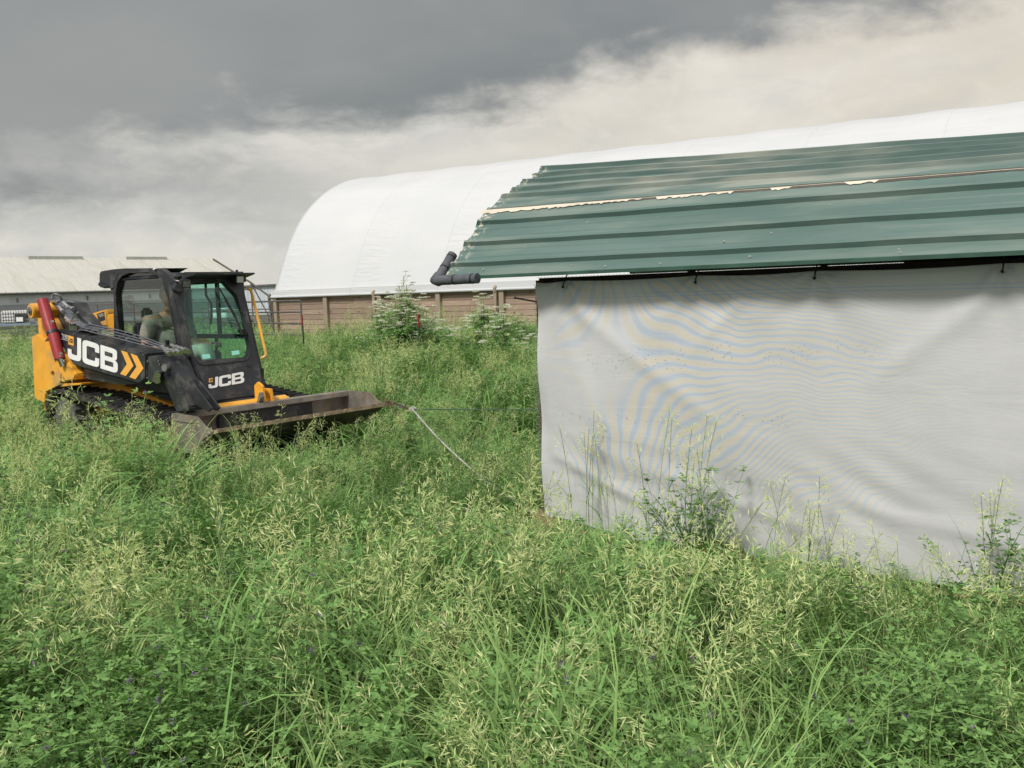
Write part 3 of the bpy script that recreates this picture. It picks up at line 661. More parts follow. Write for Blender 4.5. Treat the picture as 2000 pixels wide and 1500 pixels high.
# dark rod sticking out of the corner post
a = sl(1057, 591, .04); b_ = sl(1006, 582, .04); q = MB(); q.tube([a, b_], .006, 8); q.tube([b_, b_ + Vector((-.004, 0, .001))], .009, 8); q.build('latch_rod', M['pipe'], shed)

# ------------------------------------------------------------------ tracked loader (x forward, y to its left, z up)
MA = R(39.65)
LX = Vector((math.cos(MA), -math.sin(MA), 0)); LY = Vector((math.sin(MA), math.cos(MA), 0)); LO = Vector((-2.729, 8.555, 0))
ldr = empty('track_loader', LO, -MA, 'black and yellow compact track loader with a wide muddy bucket, standing in tall grass', 'loader')
def toL(p): d = p - LO; return Vector((d.dot(LX), d.dot(LY), p.z))
def ms(px, py, y=.05): return toL(onplane(px, py, LO + LY * y, LY))
def z1(x, y): return (40 + .26 * x, 500 + .26 * y)              # detail views of the photograph used for measuring
def z2(x, y): return (60 + .13997 * x, 560 + .14 * y)
def z3(x, y): return (200 + .16667 * x, 510 + .16667 * y)
def S1(pts, y): return [ms(*z1(*p), y) for p in pts]
def S2(pts, y): return [ms(*z2(*p), y) for p in pts]
def S3(pts, y): return [ms(*z3(*p), y) for p in pts]
ck = lambda p, dy: (p[0], p[1] + dy, p[2])

# tracks
def track(y0, y1, name_lbl):
    C1, r1 = Vector((-3.13, .47)), .34; C2, r2 = Vector((-1.02, .34)), .225; B0, B1 = Vector((-2.75, .10)), Vector((-1.35, .10))
    circ = []
    def arc(c, r, a0, a1, n=14): return [c + Vector((math.cos(R(a0 + (a1 - a0) * k / n)), math.sin(R(a0 + (a1 - a0) * k / n)))) * r for k in range(n + 1)]
    tilt = math.degrees(math.atan2((C2.y + r2) - (C1.y + r1), C2.x - C1.x))
    loop = arc(C1, r1, 245, 90 + tilt) + arc(C2, r2, 90 + tilt, -62) + [Vector((-1.2, .075)), Vector((-1.6, .06)), Vector((-2.1, .06)), Vector((-2.7, .065))]
    q = MB(); n = len(loop)
    nr = []
    for i in range(n):
        d = (loop[(i + 1) % n] - loop[i - 1]).normalized(); nr.append(Vector((-d.y, d.x)))
    inn = [loop[i] - nr[i] * .045 for i in range(n)]
    vs = []
    for i in range(n):
        for (p, y) in ((loop[i], y0), (loop[i], y1), (inn[i], y1), (inn[i], y0)): vs.append((p.x, y, p.y))
    fs = []
    for i in range(n):
        j = (i + 1) % n
        for k in range(4): l = (k + 1) % 4; fs.append((i * 4 + k, j * 4 + k, j * 4 + l, i * 4 + l))
    q.add(vs, fs)
    # lugs along the belt
    seg = [(loop[i], loop[(i + 1) % n], nr[i]) for i in range(n)]; tot = sum((b - a).length for a, b, _ in seg); step = tot / 52; acc = 0; nxt = 0
    for a, b_, nn in seg:
        L = (b_ - a).length
        if L < 1e-6: continue
        d = (b_ - a) / L; nn = Vector((-d.y, d.x))
        while nxt < acc + L:
            p = a + d * (nxt - acc); k = int(nxt / step)
            for (ya, yb) in ((y0 + .012, y0 + .2), (y0 + .24, y1 - .012)):
                o_ = .03 if ya > y0 + .1 else 0; pc = p + d * o_
                c = [pc - d * .026, pc + d * .026]; t = [pc - d * .016 + nn * .028, pc + d * .016 + nn * .028]
                q.hexa([(c[0].x, ya, c[0].y), (c[1].x, ya, c[1].y), (c[1].x, yb, c[1].y), (c[0].x, yb, c[0].y), (t[0].x, ya, t[0].y), (t[1].x, ya, t[1].y), (t[1].x, yb, t[1].y), (t[0].x, yb, t[0].y)])
            nxt += step
        acc += L
    o = q.build('track', M['rubber'], ldr)
    yc0, yc1 = y0 + .07, y1 - .07
    q = MB(); q.cyl((C1.x, yc0, C1.y), (C1.x, yc1, C1.y), .24, 24); q.cyl((C1.x, y0 + .03, C1.y), (C1.x, yc0, C1.y), .12, 16)
    for k in range(14): a = 2 * math.pi * k / 14; q.cyl((C1.x + .26 * math.cos(a), yc0, C1.y + .26 * math.sin(a)), (C1.x + .26 * math.cos(a), yc1, C1.y + .26 * math.sin(a)), .025, 6)
    q.build('drive_sprocket', M['dsteel'], o)
    q = MB(); q.cyl((C2.x, yc0, C2.y), (C2.x, yc1, C2.y), .17, 24); q.build('idler', M['dsteel'], o)
    for k in range(4):
        x = -2.65 + k * .42; q = MB(); q.cyl((x, yc0, .20), (x, yc1, .20), .095, 16); q.build('roller', M['dsteel'], o)
    q = MB(); q.box((-2.9, y0 + .12, .25), (-1.1, y1 - .1, .42)); q.build('track_frame', M['black'], o)
    return o
track(.05, .50, ''); track(1.63, 2.08, '')

# rear frame: yellow tower plates and body
plate = S2([(10, 700), (90, 660), (215, 770), (345, 1060), (420, 1210), (410, 1340), (350, 1395), (205, 1470), (190, 1620), (55, 1560)], .03)
hole = [ms(*z2(305 + 22 * math.cos(t), 1215 + 38 * math.sin(t)), .03) for t in [2 * math.pi * k / 14 for k in range(14)]]
q = MB(); q.prism(plate, (0, .05, 0), holes=[hole]); q.build('tower_plate', M['yellow'], ldr, bevel=.006)
q = MB(); q.prism(S2([(95, 240), (140, 225), (340, 640), (250, 770), (110, 690), (90, 400)], .10), (0, .12, 0)); q.build('tower_arm', M['yellow'], ldr, bevel=.008)
q = MB(); q.prism(S2([(345, 1060), (520, 1045), (625, 1225), (600, 1300), (425, 1330), (420, 1210)], .04), (0, .30, 0)); q.build('stop_block', M['yellow'], ldr, bevel=.012)
q = MB(); q.prism(S2([(415, 1352), (640, 1345), (700, 1345), (700, 1370), (400, 1400)], .06), (0, .35, 0)); q.prism(S2([(630, 1225), (700, 1300), (705, 1350), (630, 1345)], .22), (0, .05, 0)); q.build('foot_bracket', M['yellow'], ldr, bevel=.005)
pv = ms(*z2(70, 335), .0)
q = MB(); q.cyl(ck(pv, -.06), ck(pv, .34), .085, 24); q.build('pivot_boss', M['yellow'], ldr, bevel=.008)
q = MB(); q.cyl(ck(pv, -.072), ck(pv, -.061), .045, 18); q.cyl(ck(pv, -.085), ck(pv, -.073), .028, 6); q.build('pivot_pin', M['dsteel'], ldr)
q = MB(); q.prism([(-3.72, .08, .55), (-3.72, .08, 1.36), (-3.55, .08, 1.46), (-2.45, .08, 1.40), (-2.45, .08, .55)], (0, 0.01, 0))
q = MB(); q.hexa([(-3.70, .12, .50), (-2.45, .52, .50), (-2.45, 1.60, .50), (-3.70, 1.98, .50), (-3.66, .14, 1.18), (-2.45, .52, 1.30), (-2.45, 1.60, 1.30), (-3.66, 1.96, 1.18)])
q.build('engine_bay', M['yellow'], ldr, bevel=.03)
q = MB(); q.box((-3.60, .62, 1.19), (-2.55, 1.55, 1.30)); q.build('engine_grille', M['black'], ldr, bevel=.03)
q = MB(); q.prism(S1([(505, 470), (520, 435), (640, 400), (650, 435), (652, 530), (560, 525), (500, 490)], .66), (0, .14, 0)); hd = q.build('engine_hood', M['yellow'], ldr, bevel=.015)
q = MB(); q.prism(S1([(575, 435), (625, 418), (635, 475), (590, 492)], .657), (0, -.004, 0)); q.build('warning_label', M['black'], hd)
q = MB(); q.prism(S1([(583, 440), (619, 427), (628, 450), (600, 462)], .652), (0, -.002, 0)); q.build('label_picture', M['steel'], hd)
q = MB(); q.prism(S1([(645, 440), (700, 435), (712, 570), (650, 560)], .60), (0, .06, 0)); q.build('side_hood', M['yellow'], ldr, bevel=.012)
# boom
bx = S2([(380, 590), (1610, 935), (1600, 1290), (1510, 1352), (590, 1092), (400, 770)], .05)
q = MB(); q.prism(bx, (0, .27, 0)); q.build('boom', M['black'], ldr, bevel=.012)
q = MB(); q.prism(S2([(235, 170), (470, 205), (600, 225), (660, 350), (800, 520), (860, 600), (700, 640), (500, 640), (350, 600), (300, 400)], .22), (0, .15, 0)); q.build('boom_upper_link', M['black'], ldr, bevel=.01)
q = MB(); q.prism(S2([(640, 1110), (1500, 1352), (1300, 1370), (850, 1300), (700, 1260)], .14), (0, .2, 0)); q.build('boom_underplate', M['black'], ldr)
# red hydraulic guard
rp = [ms(*z2(165, 185), -.01), ms(*z2(260, 510), -.01), ms(*z2(325, 690), -.01), ms(*z2(410, 1010), -.01)]
q = MB(); q.tube(rp, [.060, .062, .062, .058], 20); gd = q.build('red_cylinder_guard', M['red'], ldr, smooth=True, angle=50)
q = MB(); c = rp[1].lerp(rp[2], .75); d = (rp[2] - rp[1]).normalized() * .016; q.tube([c - d, c + d], .068, 20); q.build('strap', M['black'], gd)
q = MB(); q.prism(S2([(255, 660), (245, 700), (190, 765), (240, 755), (262, 715)], -.03), (0, .03, 0)); q.build('strap_tail', M['black'], ldr)
for zx, zy in ((290, 490), (410, 940)):
    p = ms(*z2(zx, zy), -.085); q = MB(); q.cyl(p, ck(p, .02), .016, 8); q.tube([ck(p, -.002) + Vector((0, 0, .02)) if False else (p[0], p[1] - .002, p[2] + .025), (p[0], p[1] - .002, p[2] - .03)], .006, 6); q.build('clip', M['steel'], gd)
q = MB(); q.tube([ms(*z2(345 + 60 - 60 * math.cos(t), 1050 - 45 * math.sin(t)), -.05) for t in [math.pi * k / 10 for k in range(11)]], .006, 6); q.build('retaining_ring', M['steel'], ldr)
q = MB(); e_ = [ms(*z2(410, 1010), .0), ms(*z2(450, 1110), .02)]; q.tube(e_, .03, 12); q.build('cylinder_rod', M['steel'], ldr)

# lettering
SQ = [(.012, .60), (.012, .975), (.118, .975), (.118, .60)]
LJ = [(.19, 1), (.268, 1), (.268, .2), (.262, .12), (.245, .05), (.215, .01), (.18, 0), (.08, 0), (.045, .01), (.02, .05), (.004, .12), (0, .2), (0, .41), (.075, .41), (.075, .27), (.082, .235), (.1, .22), (.165, .22), (.183, .235), (.19, .27)]
LC = [(.63, .62), (.63, .82), (.625, .90), (.605, .96), (.575, .99), (.54, 1), (.385, 1), (.35, .99), (.32, .96), (.3, .90), (.295, .82), (.295, .18), (.3, .10), (.32, .04), (.35, .01), (.385, 0), (.54, 0), (.575, .01), (.605, .04), (.625, .10), (.63, .18), (.63, .38), (.548, .38), (.548, .27), (.542, .235), (.525, .22), (.4, .22), (.384, .235), (.378, .27), (.378, .73), (.384, .765), (.4, .78), (.525, .78), (.542, .765), (.548, .73), (.548, .62)]
LB = [(.655, 0), (.655, 1), (.9, 1), (.94, .985), (.97, .95), (.985, .88), (.985, .64), (.97, .56), (.94, .515), (.975, .47), (.993, .41), (1, .34), (1, .16), (.99, .08), (.965, .03), (.925, 0)]
LBH = [[(.74, .60), (.885, .60), (.9, .62), (.9, .77), (.885, .79), (.74, .79)], [(.74, .2), (.897, .2), (.913, .225), (.913, .385), (.897, .41), (.74, .41)]]
def letters(mapf, off, parent, sq=True):
    off = Vector(off)
    for nm, P, H in (('letter', LJ, []), ('letter', LC, []), ('letter', LB, LBH)):
        q = MB(); q.prism([mapf(*p) for p in P], off, holes=[[mapf(*p) for p in h] for h in H]); q.build(nm, M['white'], parent)
    q = MB(); q.prism([mapf(*p) for p in SQ], off); s_ = q.build('logo_square', M['orange'], parent)
    sc_ = lambda u, v_: (.025 + u * .082, .70 + v_ * .17)
    q = MB()
    for P, H in ((LJ, []), (LC, []), (LB, LBH)):
        q.prism([mapf(*sc_(*p)) + off * 1.02 for p in P], off * .4, holes=[[mapf(*sc_(*p)) + off * 1.02 for p in h] for h in H])
    q.build('tiny_mark', M['black'], s_)
def bmap(u, v_): return ms(*z2(520 + 697 * u, 996 + 216 * u - 328 * v_), .0485)
letters(bmap, (0, -.003, 0), ldr)
for ch in ([(1265, 890), (1345, 915), (1435, 1105), (1330, 1245), (1250, 1215), (1345, 1080)], [(1395, 930), (1485, 965), (1575, 1140), (1465, 1290), (1380, 1260), (1480, 1115)]):
    q = MB(); q.prism(S2(ch, .0485), (0, -.003, 0)); q.build('chevron', M['orange'], ldr)
q = MB()
for k, (a, b_) in enumerate(((430, 525), (445, 520), (450, 515), (445, 522), (428, 520))):
    y0_ = 655 + k * 17; q.prism(S2([(a, y0_), (b_, y0_ + (b_ - a) * .3), (b_, y0_ + 5 + (b_ - a) * .3), (a, y0_ + 5)], .0485), (0, -.002, 0))
q.build('small_print', M['white'], ldr)
q = MB()
for p in ((600, 665), (835, 735), (1065, 800), (1315, 872), (1572, 948)):
    c = ms(*z2(*p), .047); q.cyl(c, ck(c, -.006), .007, 8)
q.build('bolt_heads', M['steel'], ldr)

# hoses and hard lines on the boom
def hose(pts, r, mt='hose', name='hose', zz=z2):
    P = [ms(*zz(p[0], p[1]), p[2]) for p in pts]; P = [Vector(t) for t in catmull([tuple(p) for p in P], 6)]
    q = MB(); q.tube(P, r, 8); return q.build(name, M[mt], ldr, smooth=True, angle=60)
for k in range(4):
    yy = .07 + .05 * k; o_ = k * 30
    hose([(640 + o_, 632 - k * 30, yy), (720 + o_, 604 - k * 26, yy), (900 + o_, 646 - k * 30, yy), (1250 + o_ * .8, 732 - k * 34, yy), (1600 + o_ * .6, 822 - k * 30, yy), (1850 + o_ * .3, 878 - k * 18, yy)], .0068, name='boom_hose')
for k in range(4):
    hose([(300 + k * 30, 215 - k * 3, .12 + .03 * k), (420 + k * 30, 330 - k * 10, .13 + .03 * k), (560 + k * 30, 470 - k * 12, .13 + .03 * k), (700 + k * 28, 560 - k * 8, .14 + .03 * k), (860 + k * 30, 640 - k * 10, .16 + .03 * k)], .016, name='boom_hose')
hose([(300, 165, .12), (305, 120, .13), (350, 104, .15), (410, 135, .18), (440, 210, .2), (470, 300, .2)], .014, name='looped_hose')
hose([(470, 215, .22), (590, 225, .25), (640, 330, .25), (720, 430, .25), (850, 540, .25)], .020, name='looped_hose')
for a, b_ in (((285, 205), (375, 208)), ((385, 270), (440, 335)), ((450, 215), (520, 280)), ((520, 285), (585, 300)), ((485, 430), (545, 480)), ((500, 470), (560, 500))):
    q = MB(); q.tube([ms(*z2(*a), .10), ms(*z2(*b_), .10)], .017, 8); q.tube([ms(*z2(*b_), .10), ms(*z2(b_[0] + 8, b_[1] + 8), .10)], .023, 6); q.build('hose_fitting', M['steel'], ldr)
q = MB(); q.tube([ms(*z2(570, 470), .06), ms(*z2(600, 420), .06), ms(*z2(655, 355), .06)], .008, 6); q.tube([ms(*z2(560, 480), .06), ms(*z2(670, 465), .06)], .008, 6); q.build('hose_clamp', M['steel'], ldr)
for k in range(4):
    q = MB(); x = 555 + k * 28; q.tube([ms(*z2(x, 610), .08 + .03 * k), ms(*z2(x - 3, 540), .08 + .03 * k), ms(*z2(x + 14, 505), .08 + .03 * k), ms(*z2(x + 34, 525), .08 + .03 * k)], .011, 8); q.build('bent_pipe', M['steel'], ldr, smooth=True)
for (x, y) in ((830, 575), (985, 590), (1260, 695), (1390, 700)):
    q = MB(); q.beam(ms(*z2(x - 55, y + 30), .09), ms(*z2(x + 60, y - 12), .30), .03, .012); q.build('hose_clip', M['hose'], ldr)
# coupler cluster at the front end of the boom
rng = random.Random(3)
for k, (x, y, yy) in enumerate(((1075, 690, .10), (1110, 705, .10), (1145, 715, .09), (1150, 680, .16), (1185, 690, .16), (1215, 700, .16), (1240, 705, .2), (1100, 720, .06), (1180, 715, .1))):
    p = ms(*z1(x, y), yy); d = Vector((.05, -.012, -.012)); q = MB(); q.tube([p - d, p + d], .019, 10); q.tube([p + d, p + d * 1.5], .025, 8); q.tube([p - d * .3, p + d * .2], .024, 8); q.build('quick_coupler', M['steel'], ldr)
q = MB(); q.prism(S1([(955, 752), (1050, 750), (1075, 800), (1100, 830), (1040, 940), (1010, 955), (950, 935)], .04), (0, .26, 0)); cb = q.build('coupler_block', M['black'], ldr, bevel=.008)
for x, y in ((960, 790), (1042, 790), (1050, 812), (957, 915)):
    c = ms(*z1(x, y), .037); q = MB(); q.cyl(c, ck(c, -.010), .011, 8); q.build('bolt', M['steel'], cb)
for x, y in ((1030, 880), (1028, 918)):
    a = ms(*z1(x, y), .0); q = MB(); q.tube([a + Vector((-.02, .03, .004)), a + Vector((.075, -.045, -.014))], .026, 14); q.tube([a + Vector((.075, -.045, -.014)), a + Vector((.085, -.053, -.016))], .031, 14); q.build('hydraulic_socket', M['steel'], cb)
a = ms(*z1(1088, 838), .02); q = MB(); q.tube([a + Vector((0, .04, 0)), a + Vector((.015, -.02, 0))], .036, 16); q.build('pin_ring', M['dsteel'], cb)
# boom foot reaching down to the bucket
q = MB(); q.prism(S1([(1060, 760), (1132, 788), (1275, 1135), (1270, 1165), (1172, 1180), (1055, 900)], .05), (0, .20, 0)); q.build('boom_foot', M['black'], ldr, bevel=.014)
q = MB(); q.prism([(-.74, .12, .82), (-.60, .12, 1.00), (-.52, .12, .98), (-.20, .12, .735), (-.26, .12, .70), (-.60, .12, .78)], (0, .025, 0)); q.prism([(-.74, .20, .82), (-.60, .20, 1.00), (-.52, .20, .98), (-.20, .20, .735), (-.26, .20, .70), (-.60, .20, .78)], (0, .025, 0)); q.build('tilt_link', M['black'], ldr, bevel=.005)
q = MB(); q.cyl((-.66, .10, .83), (-.66, .27, .83), .022, 12); q.build('link_pin', M['dsteel'], ldr)

# chassis between the tracks
q = MB(); q.box((-3.4, .55, .28), (-1.0, 1.58, .62)); q.build('chassis', M['black'], ldr, bevel=.02)
q = MB(); q.prism(S1([(585, 930), (700, 945), (960, 1050), (1150, 1130), (1157, 1172), (1050, 1190), (900, 1120), (620, 985)], .49), (0, .14, .012)); q.build('fender', M['yellow'], ldr, bevel=.012)
q = MB(); q.prism(S1([(700, 985), (880, 1050), (1010, 1100), (1000, 1108), (690, 1000)], .487), (0, .004, 0)); q.build('fender_slot', M['black'], ldr)
q = MB(); q.cyl((-.74, .50, .64), (-.74, 1.36, .64), .070, 20); q.cyl((-.74, 1.34, .64), (-.74, 1.40, .64), .05, 14); q.build('cross_tube', M['yellow'], ldr, bevel=.006)
q = MB(); q.prism([(-.80, 1.02, .64), (-.80, 1.02, .84), (-.74, 1.02, .88), (-.66, 1.02, .84), (-.64, 1.02, .66)], (0, .03, 0)); q.prism([(-.80, 1.12, .64), (-.80, 1.12, .80), (-.66, 1.12, .80), (-.64, 1.12, .66)], (0, .03, 0)); q.build('coupler_lug', M['yellow'], ldr, bevel=.004)
q = MB(); q.box((-.90, .48, .38), (-.66, 1.66, .60)); q.build('quick_hitch', M['black'], ldr, bevel=.01)

# bucket, rolled back with its floor rising to the lip
YB0, YB1 = 0.0, 2.135
def bpt(px, py): return ms(px, py, 0.0)
prof_b = [(-.02, .545), (-.22, .44), (-.42, .36), (-.54, .325), (-.63, .35), (-.685, .43), (-.70, .53), (-.67, .61), (-.62, .645)]
q = MB()
def strip(pr_, th, y0, y1):
    n = len(pr_); out_ = []
    for i in range(n):
        a = Vector(pr_[max(0, i - 1)]); b_ = Vector(pr_[min(n - 1, i + 1)]); d = (b_ - a).normalized(); out_.append(Vector(pr_[i]) + Vector((d.y, -d.x)) * -th)
    vs = []; fs = []
    m_ = 24
    for j in range(m_ + 1):
        y = y0 + (y1 - y0) * j / m_
        for p in pr_: vs.append((p[0], y, p[1]))
        for p in out_: vs.append((p.x, y, p.y))
    for j in range(m_):
        for i in range(n - 1):
            a = j * 2 * n + i; fs.append((a, a + 1, a + 1 + 2 * n, a + 2 * n)); a += n; fs.append((a, a + 2 * n, a + 1 + 2 * n, a + 1))
        a = j * 2 * n; fs.append((a, a + 2 * n, a + 3 * n, a + n)); a = j * 2 * n + n - 1; fs.append((a, a + n, a + 3 * n, a + 2 * n))
    return vs, fs
q.add(*strip(prof_b, .014, YB0 + .012, YB1 - .012))
# rounded top bar
q.hexa([(-.715, YB0 + .013, .625), (-.60, YB0 + .013, .622), (-.60, YB1 - .013, .622), (-.715, YB1 - .013, .625), (-.705, YB0 + .013, .676), (-.61, YB0 + .013, .670), (-.61, YB1 - .013, .670), (-.705, YB1 - .013, .676)])
bk_ = q.build('bucket', M['bucket'], ldr, smooth=True, angle=30)
side = [(.0, .555), (-.13, .585), (-.24, .665), (-.30, .675), (-.70, .680), (-.72, .55), (-.70, .41), (-.63, .33), (-.52, .298), (-.40, .325), (-.20, .425)]
for yy in (YB0, YB1 - .012):
    q = MB(); q.prism([(x, yy, z) for x, z in side], (0, .012, 0)); q.build('side_plate', M['bucket'], bk_, bevel=.003)
    q = MB(); y2 = yy - .010 if yy < 1 else yy + .0125; q.prism([(x, y2, z) for x, z in [(.005, .553), (-.13, .583), (-.235, .660), (-.30, .671), (-.66, .675), (-.66, .610), (-.30, .605), (-.22, .54), (-.20, .45)]], (0, .0095, 0)); q.build('side_wear_plate', M['bucket'], bk_, bevel=.002)
q = MB(); n = 60; rng = random.Random(9); vs = []
for i in range(n + 1):
    y = YB0 + (YB1 - YB0) * i / n; vs += [(.055 + rng.uniform(-.003, .003), y, .582 + rng.uniform(-.002, .002)), (-.10, y, .515 + rng.uniform(0, .004)), (-.045, y, .520), (.057, y, .542)]
q.add(vs, [(4 * i + k, 4 * i + 4 + k, 4 * i + 4 + (k + 1) % 4, 4 * i + (k + 1) % 4) for i in range(n) for k in range(4)] + [(0, 1, 2, 3), (4 * n + 3, 4 * n + 2, 4 * n + 1, 4 * n)])
q.build('cutting_edge', M['mud'], bk_)
q = MB(); rng = random.Random(2)
for i in range(80):
    y = rng.uniform(.1, 2.05); x = rng.uniform(-.5, -.1) ; z = np.interp(x, [-.5, -.42, -.22, -.02], [.345, .365, .45, .55]); r = rng.uniform(.008, .03)
    q.tube([(x - r, y, z + .004), (x, y + r * .3, z + r * .5), (x + r, y, z + .01)], [r * .4, r, r * .4], 6)
q.build('dirt_crumbs', M['mud'], bk_, smooth=True)
q = MB(); q.hexa([(-.685, .95, .60), (-.60, .95, .73), (-.60, 1.0, .73), (-.685, 1.0, .60), (-.70, .95, .62), (-.62, .95, .78), (-.62, 1.0, .78), (-.70, 1.0, .62)]); q.build('hitch_hook', M['dsteel'], bk_)

# cab
FA = ms(*z3(905, 120), .47)                                         # front face: leaning plane through these
FX_T, FX_B = -1.36, -.93; FZ_T, FZ_B = 2.03, .72
fn_ = Vector((FZ_T - FZ_B, 0, -(FX_T - FX_B))).normalized()
fo = LO + LX * FX_T + Vector((0, 0, FZ_T)); fnW = LX * fn_.x + Vector((0, 0, fn_.z))
def mf(px, py, off=0.0): return toL(onplane(px, py, fo + fnW * off, fnW))
def F3(pts, off=0.0): return [mf(*z3(*p), off) for p in pts]
CY = .46
so = S3([(130, 850), (130, 480), (138, 260), (175, 165), (250, 105), (330, 85), (560, 82), (690, 95), (760, 150), (805, 260), (850, 470), (900, 700), (980, 1020), (1010, 1100), (980, 1250), (400, 1100), (130, 980)], CY)
si = S3([(195, 840), (160, 400), (185, 240), (240, 170), (320, 135), (560, 130), (650, 150), (705, 220), (745, 340), (800, 560), (875, 960), (860, 1010), (500, 960), (225, 860)], CY)
q = MB(); q.prism(so, (0, .07, 0), holes=[si]); q.build('side_frame', M['black'], ldr, bevel=.008)
q = MB(); q.prism(S3([(195, 845), (155, 400), (180, 235), (238, 165), (320, 130), (560, 125), (655, 145), (712, 215), (750, 340), (805, 560), (880, 960), (865, 1020), (500, 970), (220, 870)], CY + .03), (0, .006, 0)); q.build('side_window', M['glass'], ldr)
# outer raised rim of the side window
q = MB(); q.tube([ck(p, -.005) for p in si], .009, 6, closed=True); q.build('window_seal', M['rubber'], ldr)
# front face
fo_ = F3([(885, 470), (920, 330), (1010, 215), (960, 125), (1655, 120), (1665, 330), (1700, 560), (1780, 960), (1855, 1290), (1880, 1470), (1860, 1560), (1700, 1590), (1290, 1640), (1180, 1440), (1100, 1240), (1040, 1120), (985, 900)])
fi = F3([(1035, 290), (1090, 240), (1410, 240), (1560, 400), (1640, 600), (1715, 1000), (1695, 1095), (1660, 1125), (1140, 1158), (1070, 1085), (945, 500), (955, 440)])
q = MB(); q.prism(fo_, -fn_ * .05, holes=[fi]); q.build('front_door_frame', M['black'], ldr, bevel=.006)
q = MB(); q.prism(F3([(1035, 290), (1090, 240), (1410, 240), (1560, 400), (1640, 600), (1715, 1000), (1695, 1095), (1660, 1125), (1140, 1158), (1070, 1085), (945, 500), (955, 440)], -.025), -fn_ * .005); q.build('front_window', M['glass_f'], ldr)
q = MB(); q.tube(F3([(1100, 232), (1415, 232), (1575, 400), (1740, 1000), (1725, 1100), (1680, 1165), (1200, 1220), (1130, 1200), (1050, 1110)], .003), .006, 6); q.build('door_seal', M['rubber'], ldr)
letters(lambda u, v_: mf(*z3(1243 + 417 * u, 1497 - 72 * u - 122 * v_ * (1.0 + .08 * u)), .002), tuple(fn_ * .003), ldr)
for pts in ([(1165, 1095), (1255, 1088), (1268, 1135), (1175, 1148)], [(1510, 1055), (1600, 1045), (1608, 1090), (1520, 1105)]):
    q = MB(); q.prism(F3(pts, -.02), fn_ * .002); q.build('window_sticker', M['sticker'], ldr)
# wiper
q = MB(); q.tube(F3([(1360, 305), (1430, 420), (1560, 640)], .02), .009, 6); q.tube(F3([(1440, 450), (1570, 680), (1640, 860)], .035), .012, 6); q.build('wiper', M['cord'], ldr)
c = mf(*z3(1640, 840), .01); q = MB(); q.beam(c + Vector((0, -.05, .04)), c + Vector((0, .05, -.02)), .03, .05); q.build('wiper_motor', M['cord'], ldr, bevel=.006)
c = mf(*z3(1718, 1218), .001); q = MB(); q.tube([c, c + fn_ * .006], .022, 16); q.tube([c + fn_ * .006, c + fn_ * .010], .012, 12); q.build('door_lock', M['black'], ldr)
# roof with front visor and rear air unit
yL = mf(*z3(1655, 120)).y
q = MB(); q.hexa([(-2.44, CY - .005, 1.985), (-1.36, CY - .005, 1.985), (-1.30, yL, 1.985), (-2.50, yL, 1.985), (-2.40, CY + .05, 2.045), (-1.40, CY + .05, 2.04), (-1.34, yL - .03, 2.035), (-2.46, yL - .03, 2.045)]); q.build('cab_roof', M['black'], ldr, bevel=.015)
q = MB(); q.hexa([(-1.42, .60, 1.955), (-1.17, .66, 2.005), (-1.17, yL + .01, 2.005), (-1.42, yL + .01, 1.955), (-1.42, .60, 2.03), (-1.17, .66, 2.022), (-1.17, yL + .01, 2.022), (-1.42, yL + .01, 2.03)]); q.build('front_visor', M['black'], ldr, bevel=.005)
q = MB(); q.prism(S3([(-35, 150), (-20, 120), (130, 95), (250, 85), (310, 85), (180, 160), (120, 300), (100, 345), (80, 310), (0, 270), (-35, 255)], .50), (0, .72, 0)); q.build('roof_air_unit', M['black'], ldr, bevel=.02)
q = MB(); q.prism(S3([(-62, 245), (10, 275), (48, 300), (20, 322), (-50, 300)], .46), (0, .13, 0)); q.build('rear_lamp', M['black'], ldr, bevel=.012)
for (x, y, w_) in ((985, 262, 42), (1612, 210, 38)):
    c = mf(*z3(x, y), .10); q = MB(); q.beam(c + Vector((-.07, 0, .008)), c + Vector((.0, 0, -.004)), .10, .085, mi=0); lo = q.build('work_lamp', M['black'], ldr, bevel=.01)
    q = MB(); q.beam(c + Vector((.001, 0, -.004)), c + Vector((.008, 0, -.005)), .085, .070); q.build('lens', M['lamp'] if x > 1500 else M['dsteel'], lo, bevel=.006)
    q = MB(); q.beam(c + Vector((-.04, 0, .03)), c + Vector((-.05, 0, .10)), .02, .02); q.build('bracket', M['black'], lo)
c = mf(*z3(880, 315), .05); q = MB(); q.tube([c + Vector((-.05, 0, 0)), c + Vector((.03, 0, 0))], .042, 16); hn = q.build('horn', M['black'], ldr, bevel=.006)
for x, y in ((842, 225), (870, 240), (850, 265), (885, 262)):
    c = mf(*z3(x, y), .01); q = MB(); q.tube([c, c + Vector((.012, 0, 0))], .009, 6); q.build('bolt', M['steel'], hn)
c = ms(*z3(602, 97), CY - .01); q = MB(); q.beam(c, c + Vector((.05, 0, .012)), .02, .014); q.build('roof_marker', M['white'], ldr)
